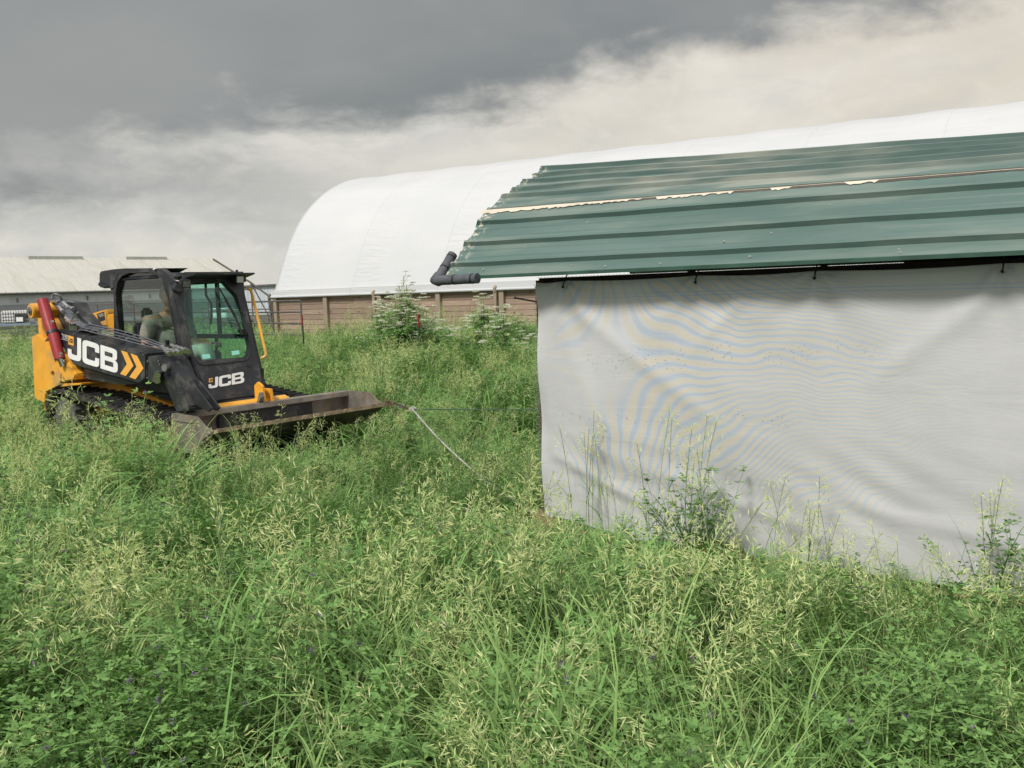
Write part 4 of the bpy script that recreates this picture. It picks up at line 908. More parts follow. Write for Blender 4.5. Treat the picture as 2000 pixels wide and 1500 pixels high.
# far side of the cab, rear wall, floor
yF = yL - .02
q = MB()
for a, b_ in (((-2.46, 1.99), (-2.46, .8)), ((-1.46, 1.99), (-1.12, .8)), ((-2.46, 1.95), (-1.34, 1.95)), ((-2.46, 1.33), (-1.26, 1.33))): q.beam((a[0], yF, a[1]), (b_[0], yF, b_[1]), .05, .06, (0, 1, 0))
q.beam((-1.86, yF, 1.98), (-1.86, yF, 1.33), .04, .04, (0, 1, 0))
q.build('left_side_frame', M['black'], ldr, bevel=.004)
q = MB(); q.box((-2.43, yF - .003, .98), (-1.40, yF + .003, 1.95)); q.build('left_window', M['glass'], ldr)
q = MB()
for a, b_ in (((-2.48, CY + .04, .9), (-2.48, CY + .04, 2.0)), ((-2.48, yF - .02, .9), (-2.48, yF - .02, 2.0)), ((-2.48, CY, 1.94), (-2.48, yF, 1.94)), ((-2.48, CY, 1.38), (-2.48, yF, 1.38))): q.beam(a, b_, .06, .08, (1, 0, 0))
q.build('rear_frame', M['black'], ldr, bevel=.004)
q = MB(); q.box((-2.49, CY + .05, .7), (-2.46, yF - .02, 1.36)); q.build('rear_wall', M['black'], ldr)
q = MB(); q.box((-2.46, CY + .075, .70), (-1.0, yF - .04, .76)); q.build('cab_floor', M['black'], ldr)
q = MB(); q.prism(S3([(130, 985), (400, 1105), (980, 1255), (1090, 1400), (1100, 1600), (500, 1500), (130, 1400)], CY + .02), (0, .05, 0)); q.build('lower_side_panel', M['black'], ldr)
q = MB(); q.box((-2.44, yF - .03, .70), (-1.12, yF + .03, .98)); q.build('left_sill', M['black'], ldr)
q = MB(); q.tube(F3([(1210, 270), (1215, 400), (1275, 500), (1280, 650), (1270, 730)], -.28), .014, 8); q.build('inner_grab_rail', M['black'], ldr, smooth=True)
# seat
st = empty('operator_seat', (0, 0, 0)); st.parent = ldr
q = MB(); q.box((-2.22, .55, .92), (-1.70, 1.01, 1.03)); q.build('seat_cushion', M['seat'], st, bevel=.03)
q = MB(); q.hexa([(-2.34, .56, 1.0), (-2.23, .56, 1.0), (-2.23, 1.0, 1.0), (-2.34, 1.0, 1.0), (-2.42, .60, 1.52), (-2.33, .60, 1.52), (-2.33, .96, 1.52), (-2.42, .96, 1.52)]); q.build('seat_back', M['seat'], st, bevel=.03)
q = MB(); q.box((-2.2, .59, .76), (-1.75, .97, .92)); q.build('seat_base', M['black'], st)
q = MB(); q.hexa([(-2.42, .71, 1.54), (-2.35, .71, 1.54), (-2.35, .85, 1.54), (-2.42, .85, 1.54), (-2.43, .72, 1.68), (-2.36, .72, 1.68), (-2.36, .84, 1.68), (-2.43, .84, 1.68)]); q.build('headrest', M['seat'], st, bevel=.025)
for y in (.50, 1.09):
    q = MB(); q.box((-2.0, y - .04, 1.06), (-1.50, y + .04, 1.19)); q.build('control_pod', M['black'], ldr, bevel=.02)
    q = MB(); q.tube([(-1.55, y, 1.18), (-1.54, y, 1.27), (-1.53, y, 1.34)], [.014, .016, .024], 10); q.build('joystick', M['cord'], ldr, smooth=True)
# yellow grab handle on the far side
h_ = [mf(*z3(1665, 325), -.02), mf(*z3(1700, 335), .0), mf(*z3(1735, 420), .0), mf(*z3(1880, 1050), .0), mf(*z3(1885, 1100), .0), mf(*z3(1870, 1125), .0), mf(*z3(1835, 1140), -.03)]
q = MB(); q.tube([Vector(t) for t in catmull([tuple(p + Vector((0, .03, 0))) for p in h_], 4)], .0155, 10); q.build('grab_handle', M['yellow'], ldr, smooth=True)

# ------------------------------------------------------------------ operator
person = empty('person', LO + LX * -2.0 + LY * .78 + Vector((0, 0, 1.02)), -MA, 'seated person in an olive T-shirt and khaki trousers driving the loader', 'person')
def skinned(name, verts, edges, radii, mt, parent, sub=2):
    me = bpy.data.meshes.new(name); me.from_pydata(verts, edges, []); o = link(name, me, parent, [mt])
    md = o.modifiers.new('skin', 'SKIN'); md.use_smooth_shade = True; md.branch_smoothing = .6
    for i, r in enumerate(radii):
        v = me.skin_vertices[0].data[i]; v.radius = (r, r) if not hasattr(r, '__len__') else r; v.use_root = (i == 0)
    sb = o.modifiers.new('sub', 'SUBSURF'); sb.levels = sub; sb.render_levels = sub
    return o
person.scale = (1.07, 1.10, 1.09)
# coordinates: x forward, y to the person's left, z up from the seat cushion
V = [(0, 0, .09), (.0, 0, .24), (.01, 0, .40), (.03, 0, .50), (.05, 0, .565), (.07, 0, .63),                     # 0-5 pelvis..head base
     (.02, .19, .47), (.03, .25, .30), (.07, .27, .20), (.22, .28, .20), (.34, .28, .23),                            # 6-10 left arm
     (.02, -.19, .47), (.03, -.25, .30), (.07, -.27, .20), (.20, -.27, .20), (.33, -.29, .22),                       # 11-15 right arm
     (.05, .11, .08), (.25, .14, .13), (.44, .16, .17), (.48, .16, .04), (.52, .16, -.10), (.53, .16, -.17), (.64, .17, -.19),  # 16-22 left leg
     (.05, -.11, .08), (.25, -.14, .13), (.44, -.16, .17), (.48, -.16, .04), (.52, -.16, -.10), (.53, -.16, -.17), (.64, -.17, -.19)]
Eg = [(0, 1), (1, 2), (2, 3), (3, 4), (4, 5), (3, 6), (6, 7), (7, 8), (8, 9), (9, 10), (3, 11), (11, 12), (12, 13), (13, 14), (14, 15), (0, 16), (16, 17), (17, 18), (18, 19), (19, 20), (20, 21), (21, 22), (0, 23), (23, 24), (24, 25), (25, 26), (26, 27), (27, 28), (28, 29)]
RR = [(.15, .13), (.15, .125), (.155, .115), (.11, .09), .058, .055, .065, .05, .045, .038, .028, .065, .05, .045, .038, .028, .10, .085, .065, .058, .045, .04, .04, .10, .085, .065, .058, .045, .04, .04]
skinned('body', V, Eg, RR, M['skin'], person)
def off_(ids, d): return [tuple(a + b_ for a, b_ in zip(V[i], d)) for i in ids]
tv = [V[0], V[1], V[2], V[3], V[6], (.027, .232, .36), (.038, .258, .265), V[11], (.027, -.232, .36), (.038, -.258, .265)]
skinned('shirt', tv, [(0, 1), (1, 2), (2, 3), (3, 4), (4, 5), (5, 6), (3, 7), (7, 8), (8, 9)], [(.19, .185), (.195, .185), (.195, .155), (.11, .088), .083, .072, .072, .083, .072, .072], M['shirt'], person)
skinned('trousers', [V[0], V[16], V[17], V[18], (.465, .16, .09), (.49, .16, .0), (.52, .16, -.10), V[23], V[24], V[25], (.465, -.16, .09), (.49, -.16, .0), (.52, -.16, -.10)], [(0, 1), (1, 2), (2, 3), (3, 4), (4, 5), (5, 6), (0, 7), (7, 8), (8, 9), (9, 10), (10, 11), (11, 12)], [(.165, .12), .115, .10, .085, .075, .065, .062, .115, .10, .085, .075, .065, .062], M['shorts'], person)
for s in (1, -1):
    skinned('boot', [(.525, .16 * s, -.11), (.53, .16 * s, -.175), (.62, .17 * s, -.188), (.68, .17 * s, -.19)], [(0, 1), (1, 2), (2, 3)], [.055, .055, .05, .04], M['boot'], person)
# head
def head():
    bm = bmesh.new(); bmesh.ops.create_uvsphere(bm, u_segments=28, v_segments=22, radius=1)
    for v in bm.verts:
        x, y, z = v.co
        sx, sy, sz = .098, .076, .122
        X = x * sx; Y = y * sy; Z = z * sz
        if z < -.1: k = (-.1 - z) / .9; Y *= 1 - .28 * k; X *= 1 - (.10 if x > 0 else .38) * k
        if x > .2:
            nose = math.exp(-((y / .16) ** 2)) * math.exp(-(((z + .12) / .17) ** 2)); X += .026 * nose
            brow = math.exp(-(((z - .12) / .08) ** 2)) * max(0, 1 - abs(y) / .8); X += .005 * brow
            eye = math.exp(-(((abs(y) - .36) / .14) ** 2)) * math.exp(-((z / .09) ** 2)); X -= .010 * eye
            lip = math.exp(-((y / .28) ** 2)) * math.exp(-(((z + .48) / .07) ** 2)); X += .006 * lip
            mouth = math.exp(-((y / .30) ** 2)) * math.exp(-(((z + .49) / .02) ** 2)); X -= .004 * mouth
            chin = math.exp(-((y / .3) ** 2)) * math.exp(-(((z + .85) / .14) ** 2)); X += .008 * chin
        v.co = (X, Y, Z)
    for s in (1, -1):
        r = bmesh.ops.create_uvsphere(bm, u_segments=10, v_segments=8, radius=1)
        for v in r['verts']: v.co = (v.co.x * .016 - .005, v.co.y * .009 + s * .076, v.co.z * .030 - .005)
    for f in bm.faces: f.smooth = True
    me = bpy.data.meshes.new('head'); bm.to_mesh(me); bm.free(); o = link('head', me, person, [M['skin']]); o.location = (.085, 0, .725); o.rotation_euler = (0, R(8), R(6)); return o
hd_ = head()
bm = bmesh.new(); bmesh.ops.create_uvsphere(bm, u_segments=24, v_segments=18, radius=1)
for v in list(bm.verts):
    x, y, z = v.co; v.co = (x * .100 - .006, y * .079, z * .123 + .003)
bmesh.ops.delete(bm, geom=[v for v in bm.verts if v.co.z < .035 - (.085 if v.co.x < -.03 else 0) or (v.co.x > .035 and v.co.z < .088)], context='VERTS')
for f in bm.faces: f.smooth = True
me = bpy.data.meshes.new('hair'); bm.to_mesh(me); bm.free(); ho = link('hair', me, hd_, [M['hair']])
for s in (1, -1):
    q = MB(); q.tube([(.083, s * .030, .0), (.0905, s * .030, .0)], [.008, .006], 8); q.build('eye', M['cord'], hd_)
# hands: palm and five curled fingers each
def hand(s, wrist):
    wx, wy, wz = wrist; vs = [wrist, (wx + .035, wy, wz + .002), (wx + .075, wy - s * .004, wz + .002)]; es = [(0, 1), (1, 2)]; rs = [.026, (.036, .018), (.038, .017)]
    for k, (dy, L) in enumerate(((-.030, .075), (-.010, .085), (.010, .080), (.028, .062))):
        b0 = len(vs); vs += [(wx + .085, wy + s * dy, wz + .004), (wx + .085 + L * .45, wy + s * dy * 1.1, wz - .002), (wx + .085 + L * .68, wy + s * dy * 1.1, wz - .026), (wx + .085 + L * .50, wy + s * dy * 1.05, wz - .046)]
        es += [(2, b0), (b0, b0 + 1), (b0 + 1, b0 + 2), (b0 + 2, b0 + 3)]; rs += [.0105, .0098, .009, .008]
    b0 = len(vs); vs += [(wx + .045, wy - s * .040, wz - .008), (wx + .075, wy - s * .058, wz - .022), (wx + .098, wy - s * .050, wz - .036)]; es += [(1, b0), (b0, b0 + 1), (b0 + 1, b0 + 2)]; rs += [.014, .012, .010]
    return skinned('hand', vs, es, rs, M['skin'], person, 1)
hand(1, (.345, .28, .235)); hand(-1, (.335, -.29, .225))

# ------------------------------------------------------------------ chain and tow ropes
def tolw(p): return LO + LX * p[0] + LY * p[1] + Vector((0, 0, p[2]))
tip = tolw((.06, 2.12, .58)); knot = onplane(806, 799, tip + LX * .36, Fw)
def chain(pts, name, label, mt, link_l=.045, r=.0048):
    P = [Vector(p) for p in catmull([tuple(p) for p in pts], 8)]; o = empty(name, P[0], 0, label, 'chain', 'chains on the bucket corner'); q = MB(); acc = 0; nxt = 0; k = 0
    for a, b_ in zip(P, P[1:]):
        L = (b_ - a).length; d = (b_ - a).normalized(); up = Vector((0, 0, 1)); s1 = d.cross(up).normalized(); s2 = s1.cross(d)
        while nxt < acc + L:
            c = a + d * (nxt - acc) - P[0]; w_ = s1 if k % 2 else s2
            q.tube([c + d * math.cos(t) * link_l * .62 + w_ * math.sin(t) * link_l * .30 for t in [2 * math.pi * i / 10 for i in range(10)]], r, 5, closed=True); nxt += link_l * .88; k += 1
        acc += L
    q.build('links', mt, o); return o
M['rust'] = mat('rusty_chain', (.17, .10, .075), .6, .6, var=.4, vscale=40)
kn0 = knot
chain([tip + Vector((-.05, .02, .02)), tip.lerp(knot, .35) + Vector((0, 0, .005)), tip.lerp(knot, .7) + Vector((0, 0, -.005)), knot], 'tow_chain', 'rusty chain stretched from the bucket corner to the tow rope knot', M['rust'])
e2 = onplane(818, 846, tip + LX * .30, Fw); chain([tip + Vector((0, 0, -.005)), tip.lerp(e2, .3) + Vector((.03, 0, -.10)), tip.lerp(e2, .7) + Vector((0, 0, -.06)), e2], 'loose_chain', 'rusty chain hanging slack from the bucket corner into the grass', M['rust'])
q = MB()
for k in range(3): q.tube([tip.lerp(knot, .45 + .07 * k) + Vector((.0, 0, .02 * math.sin(t))) + LX * .018 * math.cos(t) for t in [2 * math.pi * i / 10 for i in range(10)]], .005, 6, closed=True)
tag(q.build('chain_hook', M['steel'], smooth=True), 'bright steel shackle hooked into the middle of the tow chain', 'shackle')
M['rope'] = mat('white_rope', (.42, .41, .37), .8, var=.25, vscale=40, bump=.6, bscale=120)
M['rope2'] = mat('green_rope', (.05, .09, .06), .7, var=.2)
def rope(a, b_, sag, r, name, label, mt, wob=0):
    pts = [a.lerp(b_, t) - Vector((0, 0, sag * 4 * t * (1 - t))) for t in [k / 40 for k in range(41)]]
    q = MB()
    if wob:
        for s in (0, 2.09, 4.19):
            q.tube([p + Vector((math.cos(i * 1.2 + s), 0, math.sin(i * 1.2 + s))) * wob for i, p in enumerate([a.lerp(b_, k / 200) - Vector((0, 0, sag * 4 * (k / 200) * (1 - k / 200))) for k in range(201)])], r, 5)
    else: q.tube(pts, r, 8)
    return tag(q.build(name, mt, smooth=True), label, 'rope', 'tow ropes')
rb = onplane(1030, 1004, SA, SN); rb = SA + SE * -.06 + SN * .0 + Vector((0, 0, .17))
rope(knot, rb, .09, .0046, 'tow_rope', 'pale twisted tow rope slanting from the chain to the near foot of the shelter', M['rope'], wob=.0045)
rope(knot, SA + SE * .0 + SN * 2.25 + Vector((0, 0, .66)), .01, .006, 'tow_rope', 'dark green tow rope stretched level from the chain to behind the shelter', M['rope2'])
q = MB(); q.tube([knot + Vector((math.cos(t) * .035, 0, math.sin(t) * .02)) for t in [2 * math.pi * i / 12 for i in range(12)]], .008, 6, closed=True); q.tube([knot + Vector((-.03, 0, 0)), knot + Vector((.04, 0, .005))], .009, 8)
tag(q.build('rope_knot', M['rope'], smooth=True), 'pale rope knot tied into the end of the tow chain', 'knot')

# steel fence posts with red tops
for px, pt, pb, dep, lab in ((817, 614, 700, 20.0, 'green steel fence post with a red top in front of the board wall'), (590, 616, 660, 24.0, 'red topped fence post beside the pen gate')):
    a = onplane(px, pt, (0, dep, 0), (0, 1, 0)); o = empty('fence_post', (a.x, a.y, 0), 0.3, lab, 'fence post', 'red topped steel fence posts')
    q = MB(); q.box((-.018, -.003, 0), (.018, .003, a.z - .25)); q.box((-.003, -.022, 0), (.003, -.003, a.z - .25)); q.build('shaft', mat('post_green', (.02, .05, .035), .6), o)
    q = MB(); q.box((-.019, -.004, a.z - .25), (.019, .004, a.z)); q.box((-.004, -.023, a.z - .25), (.004, -.004, a.z)); q.build('painted_top', M['red'], o)

# ------------------------------------------------------------------ vegetation
def leafmat(name, c1, c2, c3, rough=.5, trans=.16, sheen=.18):
    mt = bpy.data.materials.new(name); mt.use_nodes = True; T = NT(mt.node_tree); T.n.clear()
    o = T.new('ShaderNodeOutputMaterial'); b = T.new('ShaderNodeBsdfPrincipled'); t = T.new('ShaderNodeBsdfTranslucent'); mx = T.new('ShaderNodeMixShader')
    oi = T.new('ShaderNodeObjectInfo'); at = T.new('ShaderNodeAttribute'); at.attribute_name = 'tint'
    c = T.mix(oi.outputs['Random'], c1, c2); c = T.mix(T.math('MULTIPLY', at.outputs['Fac'], 1.0), c, c3)
    T.put(b.inputs['Base Color'], c); b.inputs['Roughness'].default_value = rough; b.inputs['Specular IOR Level'].default_value = sheen
    ct = T.mix(1.0, c, (1.0, 1.15, .55), 'MULTIPLY'); T.put(t.inputs[0], ct); mx.inputs[0].default_value = trans
    T.l.new(b.outputs[0], mx.inputs[1]); T.l.new(t.outputs[0], mx.inputs[2]); T.l.new(mx.outputs[0], o.inputs[0]); return mt
M['blade'] = leafmat('grass_blade', (.075, .178, .042), (.185, .335, .092), (.44, .57, .22))
M['stalk'] = leafmat('grass_stalk', (.13, .20, .075), (.18, .25, .10), (.30, .31, .17), trans=.1)
M['seed'] = leafmat('seed_head', (.50, .60, .26), (.70, .76, .38), (.78, .73, .48), .6, .25)
M['alfa'] = leafmat('alfalfa_leaf', (.050, .132, .038), (.115, .240, .070), (.26, .42, .13))
M['purple'] = leafmat('alfalfa_flower', (.16, .09, .24), (.22, .14, .32), (.30, .22, .36))
M['broad'] = leafmat('broad_leaf', (.13, .29, .068), (.22, .41, .11), (.33, .54, .19))
M['umbel'] = leafmat('white_flower', (.62, .64, .50), (.72, .72, .62), (.8, .8, .7))
M['thatch'] = leafmat('dry_blade', (.34, .29, .17), (.42, .36, .22), (.3, .27, .15))
VM = [M[k] for k in ('blade', 'stalk', 'seed', 'alfa', 'purple', 'broad', 'umbel', 'thatch')]
BL_, ST_, SD_, AL_, PU_, BR_, UM_, TH_ = range(8)

class P:                                              # a plant being grown: faces with a material slot and a tint
    def __init__(s, seed): s.v = []; s.f = []; s.m = []; s.t = []; s.r = random.Random(seed)
    def face(s, pts, mi, tint=0.0):
        k = len(s.v); s.v += [tuple(p) for p in pts]; s.t += [tint] * len(pts); s.f.append(tuple(range(k, k + len(pts)))); s.m.append(mi)
    def ribbon(s, pts, w, mi, tint=0.0, side=None):
        n = len(pts); k = len(s.v)
        for i, p in enumerate(pts):
            d = (pts[min(n - 1, i + 1)] - pts[max(0, i - 1)]).normalized()
            sd = side if side is not None else d.cross(Vector((0, 0, 1)))
            if sd.length < 1e-3: sd = Vector((1, 0, 0))
            sd = sd.normalized() * (w[i] if hasattr(w, '__len__') else w) / 2
            s.v += [tuple(p - sd), tuple(p + sd)]; s.t += [tint + .25 * i / n] * 2
        for i in range(n - 1): s.f.append((k + 2 * i, k + 2 * i + 1, k + 2 * i + 3, k + 2 * i + 2)); s.m.append(mi)
    def blade(s, base, ang, L, w, droop, mi=BL_, tint=0.0, rise=1.25, n=6):
        pts = []; p = Vector(base); a = rise; st = L / n; dirh = Vector((math.cos(ang), math.sin(ang), 0)); tw = s.r.uniform(-.25, .25)
        for i in range(n + 1):
            pts.append(p.copy()); p = p + (dirh * math.cos(a) + Vector((0, 0, math.sin(a)))) * st; a -= droop / n * (.4 + 1.2 * i / n); dirh.rotate(Matrix.Rotation(tw / n, 3, 'Z'))
        ws = [w * (.55 + .45 * math.sin(math.pi * min(1, (i / n) * 1.15 + .12))) * (1 if i < n - 1 else .6) for i in range(n)] + [w * .05]
        sd = Vector((-math.sin(ang), math.cos(ang), s.r.uniform(-.35, .35)))
        s.ribbon(pts, ws, mi, tint, sd)
    def spikelet(s, p, d, L, w, mi=SD_, tint=0.0):
        d = d.normalized(); a = d.cross(Vector((s.r.uniform(-1, 1), s.r.uniform(-1, 1), s.r.uniform(-1, 1))))
        if a.length < 1e-3: a = Vector((1, 0, 0))
        a.normalize(); b_ = d.cross(a)
        for q in (a, b_): s.face([p, p + d * L * .4 + q * w / 2, p + d * L, p + d * L * .4 - q * w / 2], mi, tint)
    def brome(s, base, H, lean, lang, dens=1.0, dry=0.0, pan=.20):
        r = s.r; n = 7; pts = []; p = Vector(base); a = math.pi / 2 - lean * .25; dh = Vector((math.cos(lang), math.sin(lang), 0))
        for i in range(n + 1): pts.append(p.copy()); p = p + (dh * math.cos(a) + Vector((0, 0, math.sin(a)))) * (H / n); a -= lean * (.1 + .9 * (i / n) ** 2) / n * 2
        sd = Vector((1, r.uniform(-.6, .6), 0)); s.ribbon(pts, .0032, ST_, dry * .5, sd)
        for k in range(r.randint(2, 4)):
            i = r.randint(1, 4); s.blade(pts[i], r.uniform(0, 6.28), r.uniform(.16, .30), r.uniform(.005, .009), r.uniform(1.2, 2.6), BL_, r.uniform(0, .5), rise=r.uniform(.7, 1.2), n=5)
        top = pts[-1]; d = (pts[-1] - pts[-2]).normalized(); m = 6
        axis = [top - d * pan * (1 - k / m) for k in range(m + 1)]
        axis = [pts[-2].lerp(top, k / m) if False else top - d * pan * (1 - k / m) for k in range(m + 1)]
        for k, q in enumerate(axis):
            nb = max(1, int((3.4 if k < m - 1 else 2) * dens)); bl = pan * (.50 - .36 * k / m)
            for _ in range(nb):
                th = r.uniform(0, 6.28); out = Vector((math.cos(th), math.sin(th), 0)) * r.uniform(.5, 1) + d * r.uniform(.5, 1.1) + dh * .35
                out.normalize(); e = q + out * bl * r.uniform(.4, 1.1); e2 = e + (out + Vector((0, 0, -1.0))) * .012
                s.face([q - Vector((.0006, 0, 0)), q + Vector((.0006, 0, 0)), e], ST_, dry)
                for z in range(r.choice((1, 1, 2))):
                    dd = out * r.uniform(.4, 1) + Vector((r.uniform(-.4, .4), r.uniform(-.4, .4), -r.uniform(-.35, .9)))
                    s.spikelet(e if z == 0 else q.lerp(e, .6), dd, r.uniform(.028, .048), r.uniform(.0036, .0054), SD_, min(1, max(0, dry + r.uniform(-.2, .35))))
        s.spikelet(top, d, .034, .0055, SD_, dry)
    def tri(s, p, d, L, w, mi=AL_, tint=0.0):         # three leaflets
        d = d.normalized()
        side = d.cross(Vector((0, 0, 1)));
        if side.length < 1e-3: side = Vector((1, 0, 0))
        side.normalize(); up = side.cross(d)
        for a in (-1.0, 0, 1.0):
            q = (d * math.cos(a) + side * math.sin(a)).normalized(); t = q.cross(up + Vector((s.r.uniform(-.5, .5), s.r.uniform(-.5, .5), 0))).normalized()
            nn = up * s.r.uniform(-.3, .3) * L
            s.face([p, p + q * L * .45 + t * w / 2 + nn * .5, p + q * L + nn, p + q * L * .45 - t * w / 2 + nn * .5], mi, tint + s.r.uniform(-.1, .25))
    def alfalfa(s, base, H, flower=.3, scale=1.0, mi=AL_):
        r = s.r; lang = r.uniform(0, 6.28); lean = r.uniform(.05, .35); n = 9; pts = [Vector(base) + Vector((math.cos(lang), math.sin(lang), 0)) * lean * H * (i / n) ** 1.6 + Vector((0, 0, H * i / n)) for i in range(n + 1)]
        s.ribbon(pts, .0026, ST_, 0, Vector((1, r.uniform(-1, 1), 0)))
        tops = [pts[-1]]
        for i in range(2, n + 1):
            for _ in range(r.randint(2, 4)):
                th = r.uniform(0, 6.28); d = Vector((math.cos(th), math.sin(th), r.uniform(.1, .9))); L = r.uniform(.02, .07) * (1.4 - .7 * i / n)
                e = pts[i] + d * L
                s.tri(e, d + Vector((0, 0, -.25)), r.uniform(.018, .028) * scale, r.uniform(.009, .013) * scale, mi, .35 * i / n)
                if r.random() < .35: s.tri(pts[i] + d * L * .5, d, r.uniform(.014, .02) * scale, .008 * scale, mi, .2 * i / n)
        for _ in range(3): th = r.uniform(0, 6.28); s.tri(pts[-1], Vector((math.cos(th), math.sin(th), 1.0)), .017 * scale, .007 * scale, mi, .6)
        if r.random() < flower:
            q = pts[-1] + Vector((0, 0, .012))
            for _ in range(9): s.spikelet(q + Vector((r.uniform(-.007, .007), r.uniform(-.007, .007), r.uniform(-.012, .012))), Vector((r.uniform(-1, 1), r.uniform(-1, 1), r.uniform(0, 1))), .010, .006, PU_, r.uniform(0, 1))
    def data(s): return s.v, s.f, s.m, s.t

def proto_grass_tuft(seed, n=26, H=.55, w=.0085, dr=(.6, 2.6)):
    p = P(seed); r = p.r
    for _ in range(n):
        a = r.uniform(0, 6.28); rad = r.uniform(0, .06)
        p.blade((math.cos(a) * rad, math.sin(a) * rad, 0), a + r.uniform(-.9, .9), H * r.uniform(.6, 1.25), w * r.uniform(.6, 1.2), r.uniform(*dr), BL_ if r.random() > .015 else TH_, r.uniform(-.05, .45), rise=r.uniform(1.1, 1.5), n=7)
    return p
def proto_brome(seed, n=4, H=.86, rad=.07, dens=1.0, dry=.1, pan=.20, lean=(.15, .75)):
    p = P(seed); r = p.r; bias = r.uniform(-.6, .9)
    for _ in range(n):
        a = r.uniform(0, 6.28); q = r.uniform(0, rad)
        p.brome((math.cos(a) * q, math.sin(a) * q, 0), H * r.uniform(.8, 1.12), r.uniform(*lean), bias + r.uniform(-1, 1), dens, dry + r.uniform(-.1, .2), pan * r.uniform(.8, 1.15))
    return p
def proto_alfalfa(seed, n=5, H=.5, flower=.25):
    p = P(seed); r = p.r
    for _ in range(n): a = r.uniform(0, 6.28); q = r.uniform(0, .10); p.alfalfa((math.cos(a) * q, math.sin(a) * q, 0), H * r.uniform(.7, 1.1), flower, 1.22)
    return p
def proto_broad(seed):
    p = P(seed); r = p.r
    for _ in range(3):
        a = r.uniform(0, 6.28); q = r.uniform(0, .08); H = r.uniform(.3, .5); b = Vector((math.cos(a) * q, math.sin(a) * q, 0)); top = b + Vector((r.uniform(-.06, .06), r.uniform(-.06, .06), H)); p.ribbon([b, top], .004, ST_, 0, Vector((1, 0, 0)))
        for k in range(11):
            t = .25 + .75 * k / 10; th = k * 2.4 + a; d = Vector((math.cos(th), math.sin(th), .55)); L = (.085 if t < .9 else .05) * r.uniform(.7, 1.2)
            p.blade(b.lerp(top, t), th, L, L * .34, 1.1, BR_, r.uniform(0, .5), rise=.75, n=4)
    return p

def scatter(name, label, protos, pts, picks, rots, scls):
    """one object: its mesh holds the plant shapes and one loose vertex per plant; the modifier puts plants on the vertices"""
    vs = []; fs = []; ms_ = []; tn = []; pr = []
    for k, p in enumerate(protos):
        v, f, mi, t = p.data(); b0 = len(vs); vs += v; fs += [tuple(i + b0 for i in q) for q in f]; ms_ += mi; tn += t; pr += [k] * len(v)
    nproto = len(vs); n = len(pts); vs += [tuple(p) for p in pts]; tn += [0.0] * n; pr += [-1] * n
    me = bpy.data.meshes.new(name); me.from_pydata(vs, [], fs); me.polygons.foreach_set('material_index', ms_)
    o = link(name, me, None, VM)
    A = me.attributes.new('tint', 'FLOAT', 'POINT'); A.data.foreach_set('value', np.array(tn, dtype=np.float32))
    A = me.attributes.new('proto', 'INT', 'POINT'); A.data.foreach_set('value', np.array(pr, dtype=np.int32))
    A = me.attributes.new('pick', 'INT', 'POINT'); A.data.foreach_set('value', np.concatenate([np.zeros(nproto), np.array(picks)]).astype(np.int32))
    A = me.attributes.new('rot', 'FLOAT_VECTOR', 'POINT'); A.data.foreach_set('vector', np.concatenate([np.zeros((nproto, 3)), np.array(rots)]).astype(np.float32).ravel())
    A = me.attributes.new('scl', 'FLOAT', 'POINT'); A.data.foreach_set('value', np.concatenate([np.ones(nproto), np.array(scls)]).astype(np.float32))
    ng = bpy.data.node_groups.new(name, 'GeometryNodeTree')
    ng.interface.new_socket('Geometry', in_out='INPUT', socket_type='NodeSocketGeometry'); ng.interface.new_socket('Geometry', in_out='OUTPUT', socket_type='NodeSocketGeometry')
    N, L = ng.nodes, ng.links; gi = N.new('NodeGroupInput'); go_ = N.new('NodeGroupOutput')
    def attr(nm, typ): a = N.new('GeometryNodeInputNamedAttribute'); a.data_type = typ; a.inputs['Name'].default_value = nm; return next(x for x in a.outputs if x.enabled and x.name == 'Attribute')
    pa = attr('proto', 'INT')
    def pick(k):
        c = N.new('FunctionNodeCompare'); c.data_type = 'INT'; c.operation = 'EQUAL'; ii = [x for x in c.inputs if x.enabled]; L.new(pa, ii[0]); ii[1].default_value = k
        sp = N.new('GeometryNodeSeparateGeometry'); sp.domain = 'POINT'; L.new(gi.outputs[0], sp.inputs[0]); L.new(c.outputs[0], sp.inputs['Selection']); return sp.outputs[0]
    jn = N.new('GeometryNodeJoinGeometry')
    for k in reversed(range(len(protos))):
        g2 = N.new('GeometryNodeGeometryToInstance'); L.new(pick(k), g2.inputs[0]); L.new(g2.outputs[0], jn.inputs[0])
    ip = N.new('GeometryNodeInstanceOnPoints'); L.new(pick(-1), ip.inputs['Points']); L.new(jn.outputs[0], ip.inputs['Instance']); ip.inputs['Pick Instance'].default_value = True
    L.new(attr('pick', 'INT'), ip.inputs['Instance Index']); L.new(attr('rot', 'FLOAT_VECTOR'), ip.inputs['Rotation']); L.new(attr('scl', 'FLOAT'), ip.inputs['Scale'])
    L.new(ip.outputs[0], go_.inputs[0]); md = o.modifiers.new('plants', 'NODES'); md.node_group = ng
    return tag(o, label, name.replace('_', ' ') if len(name) < 16 else 'grass', kind='stuff')

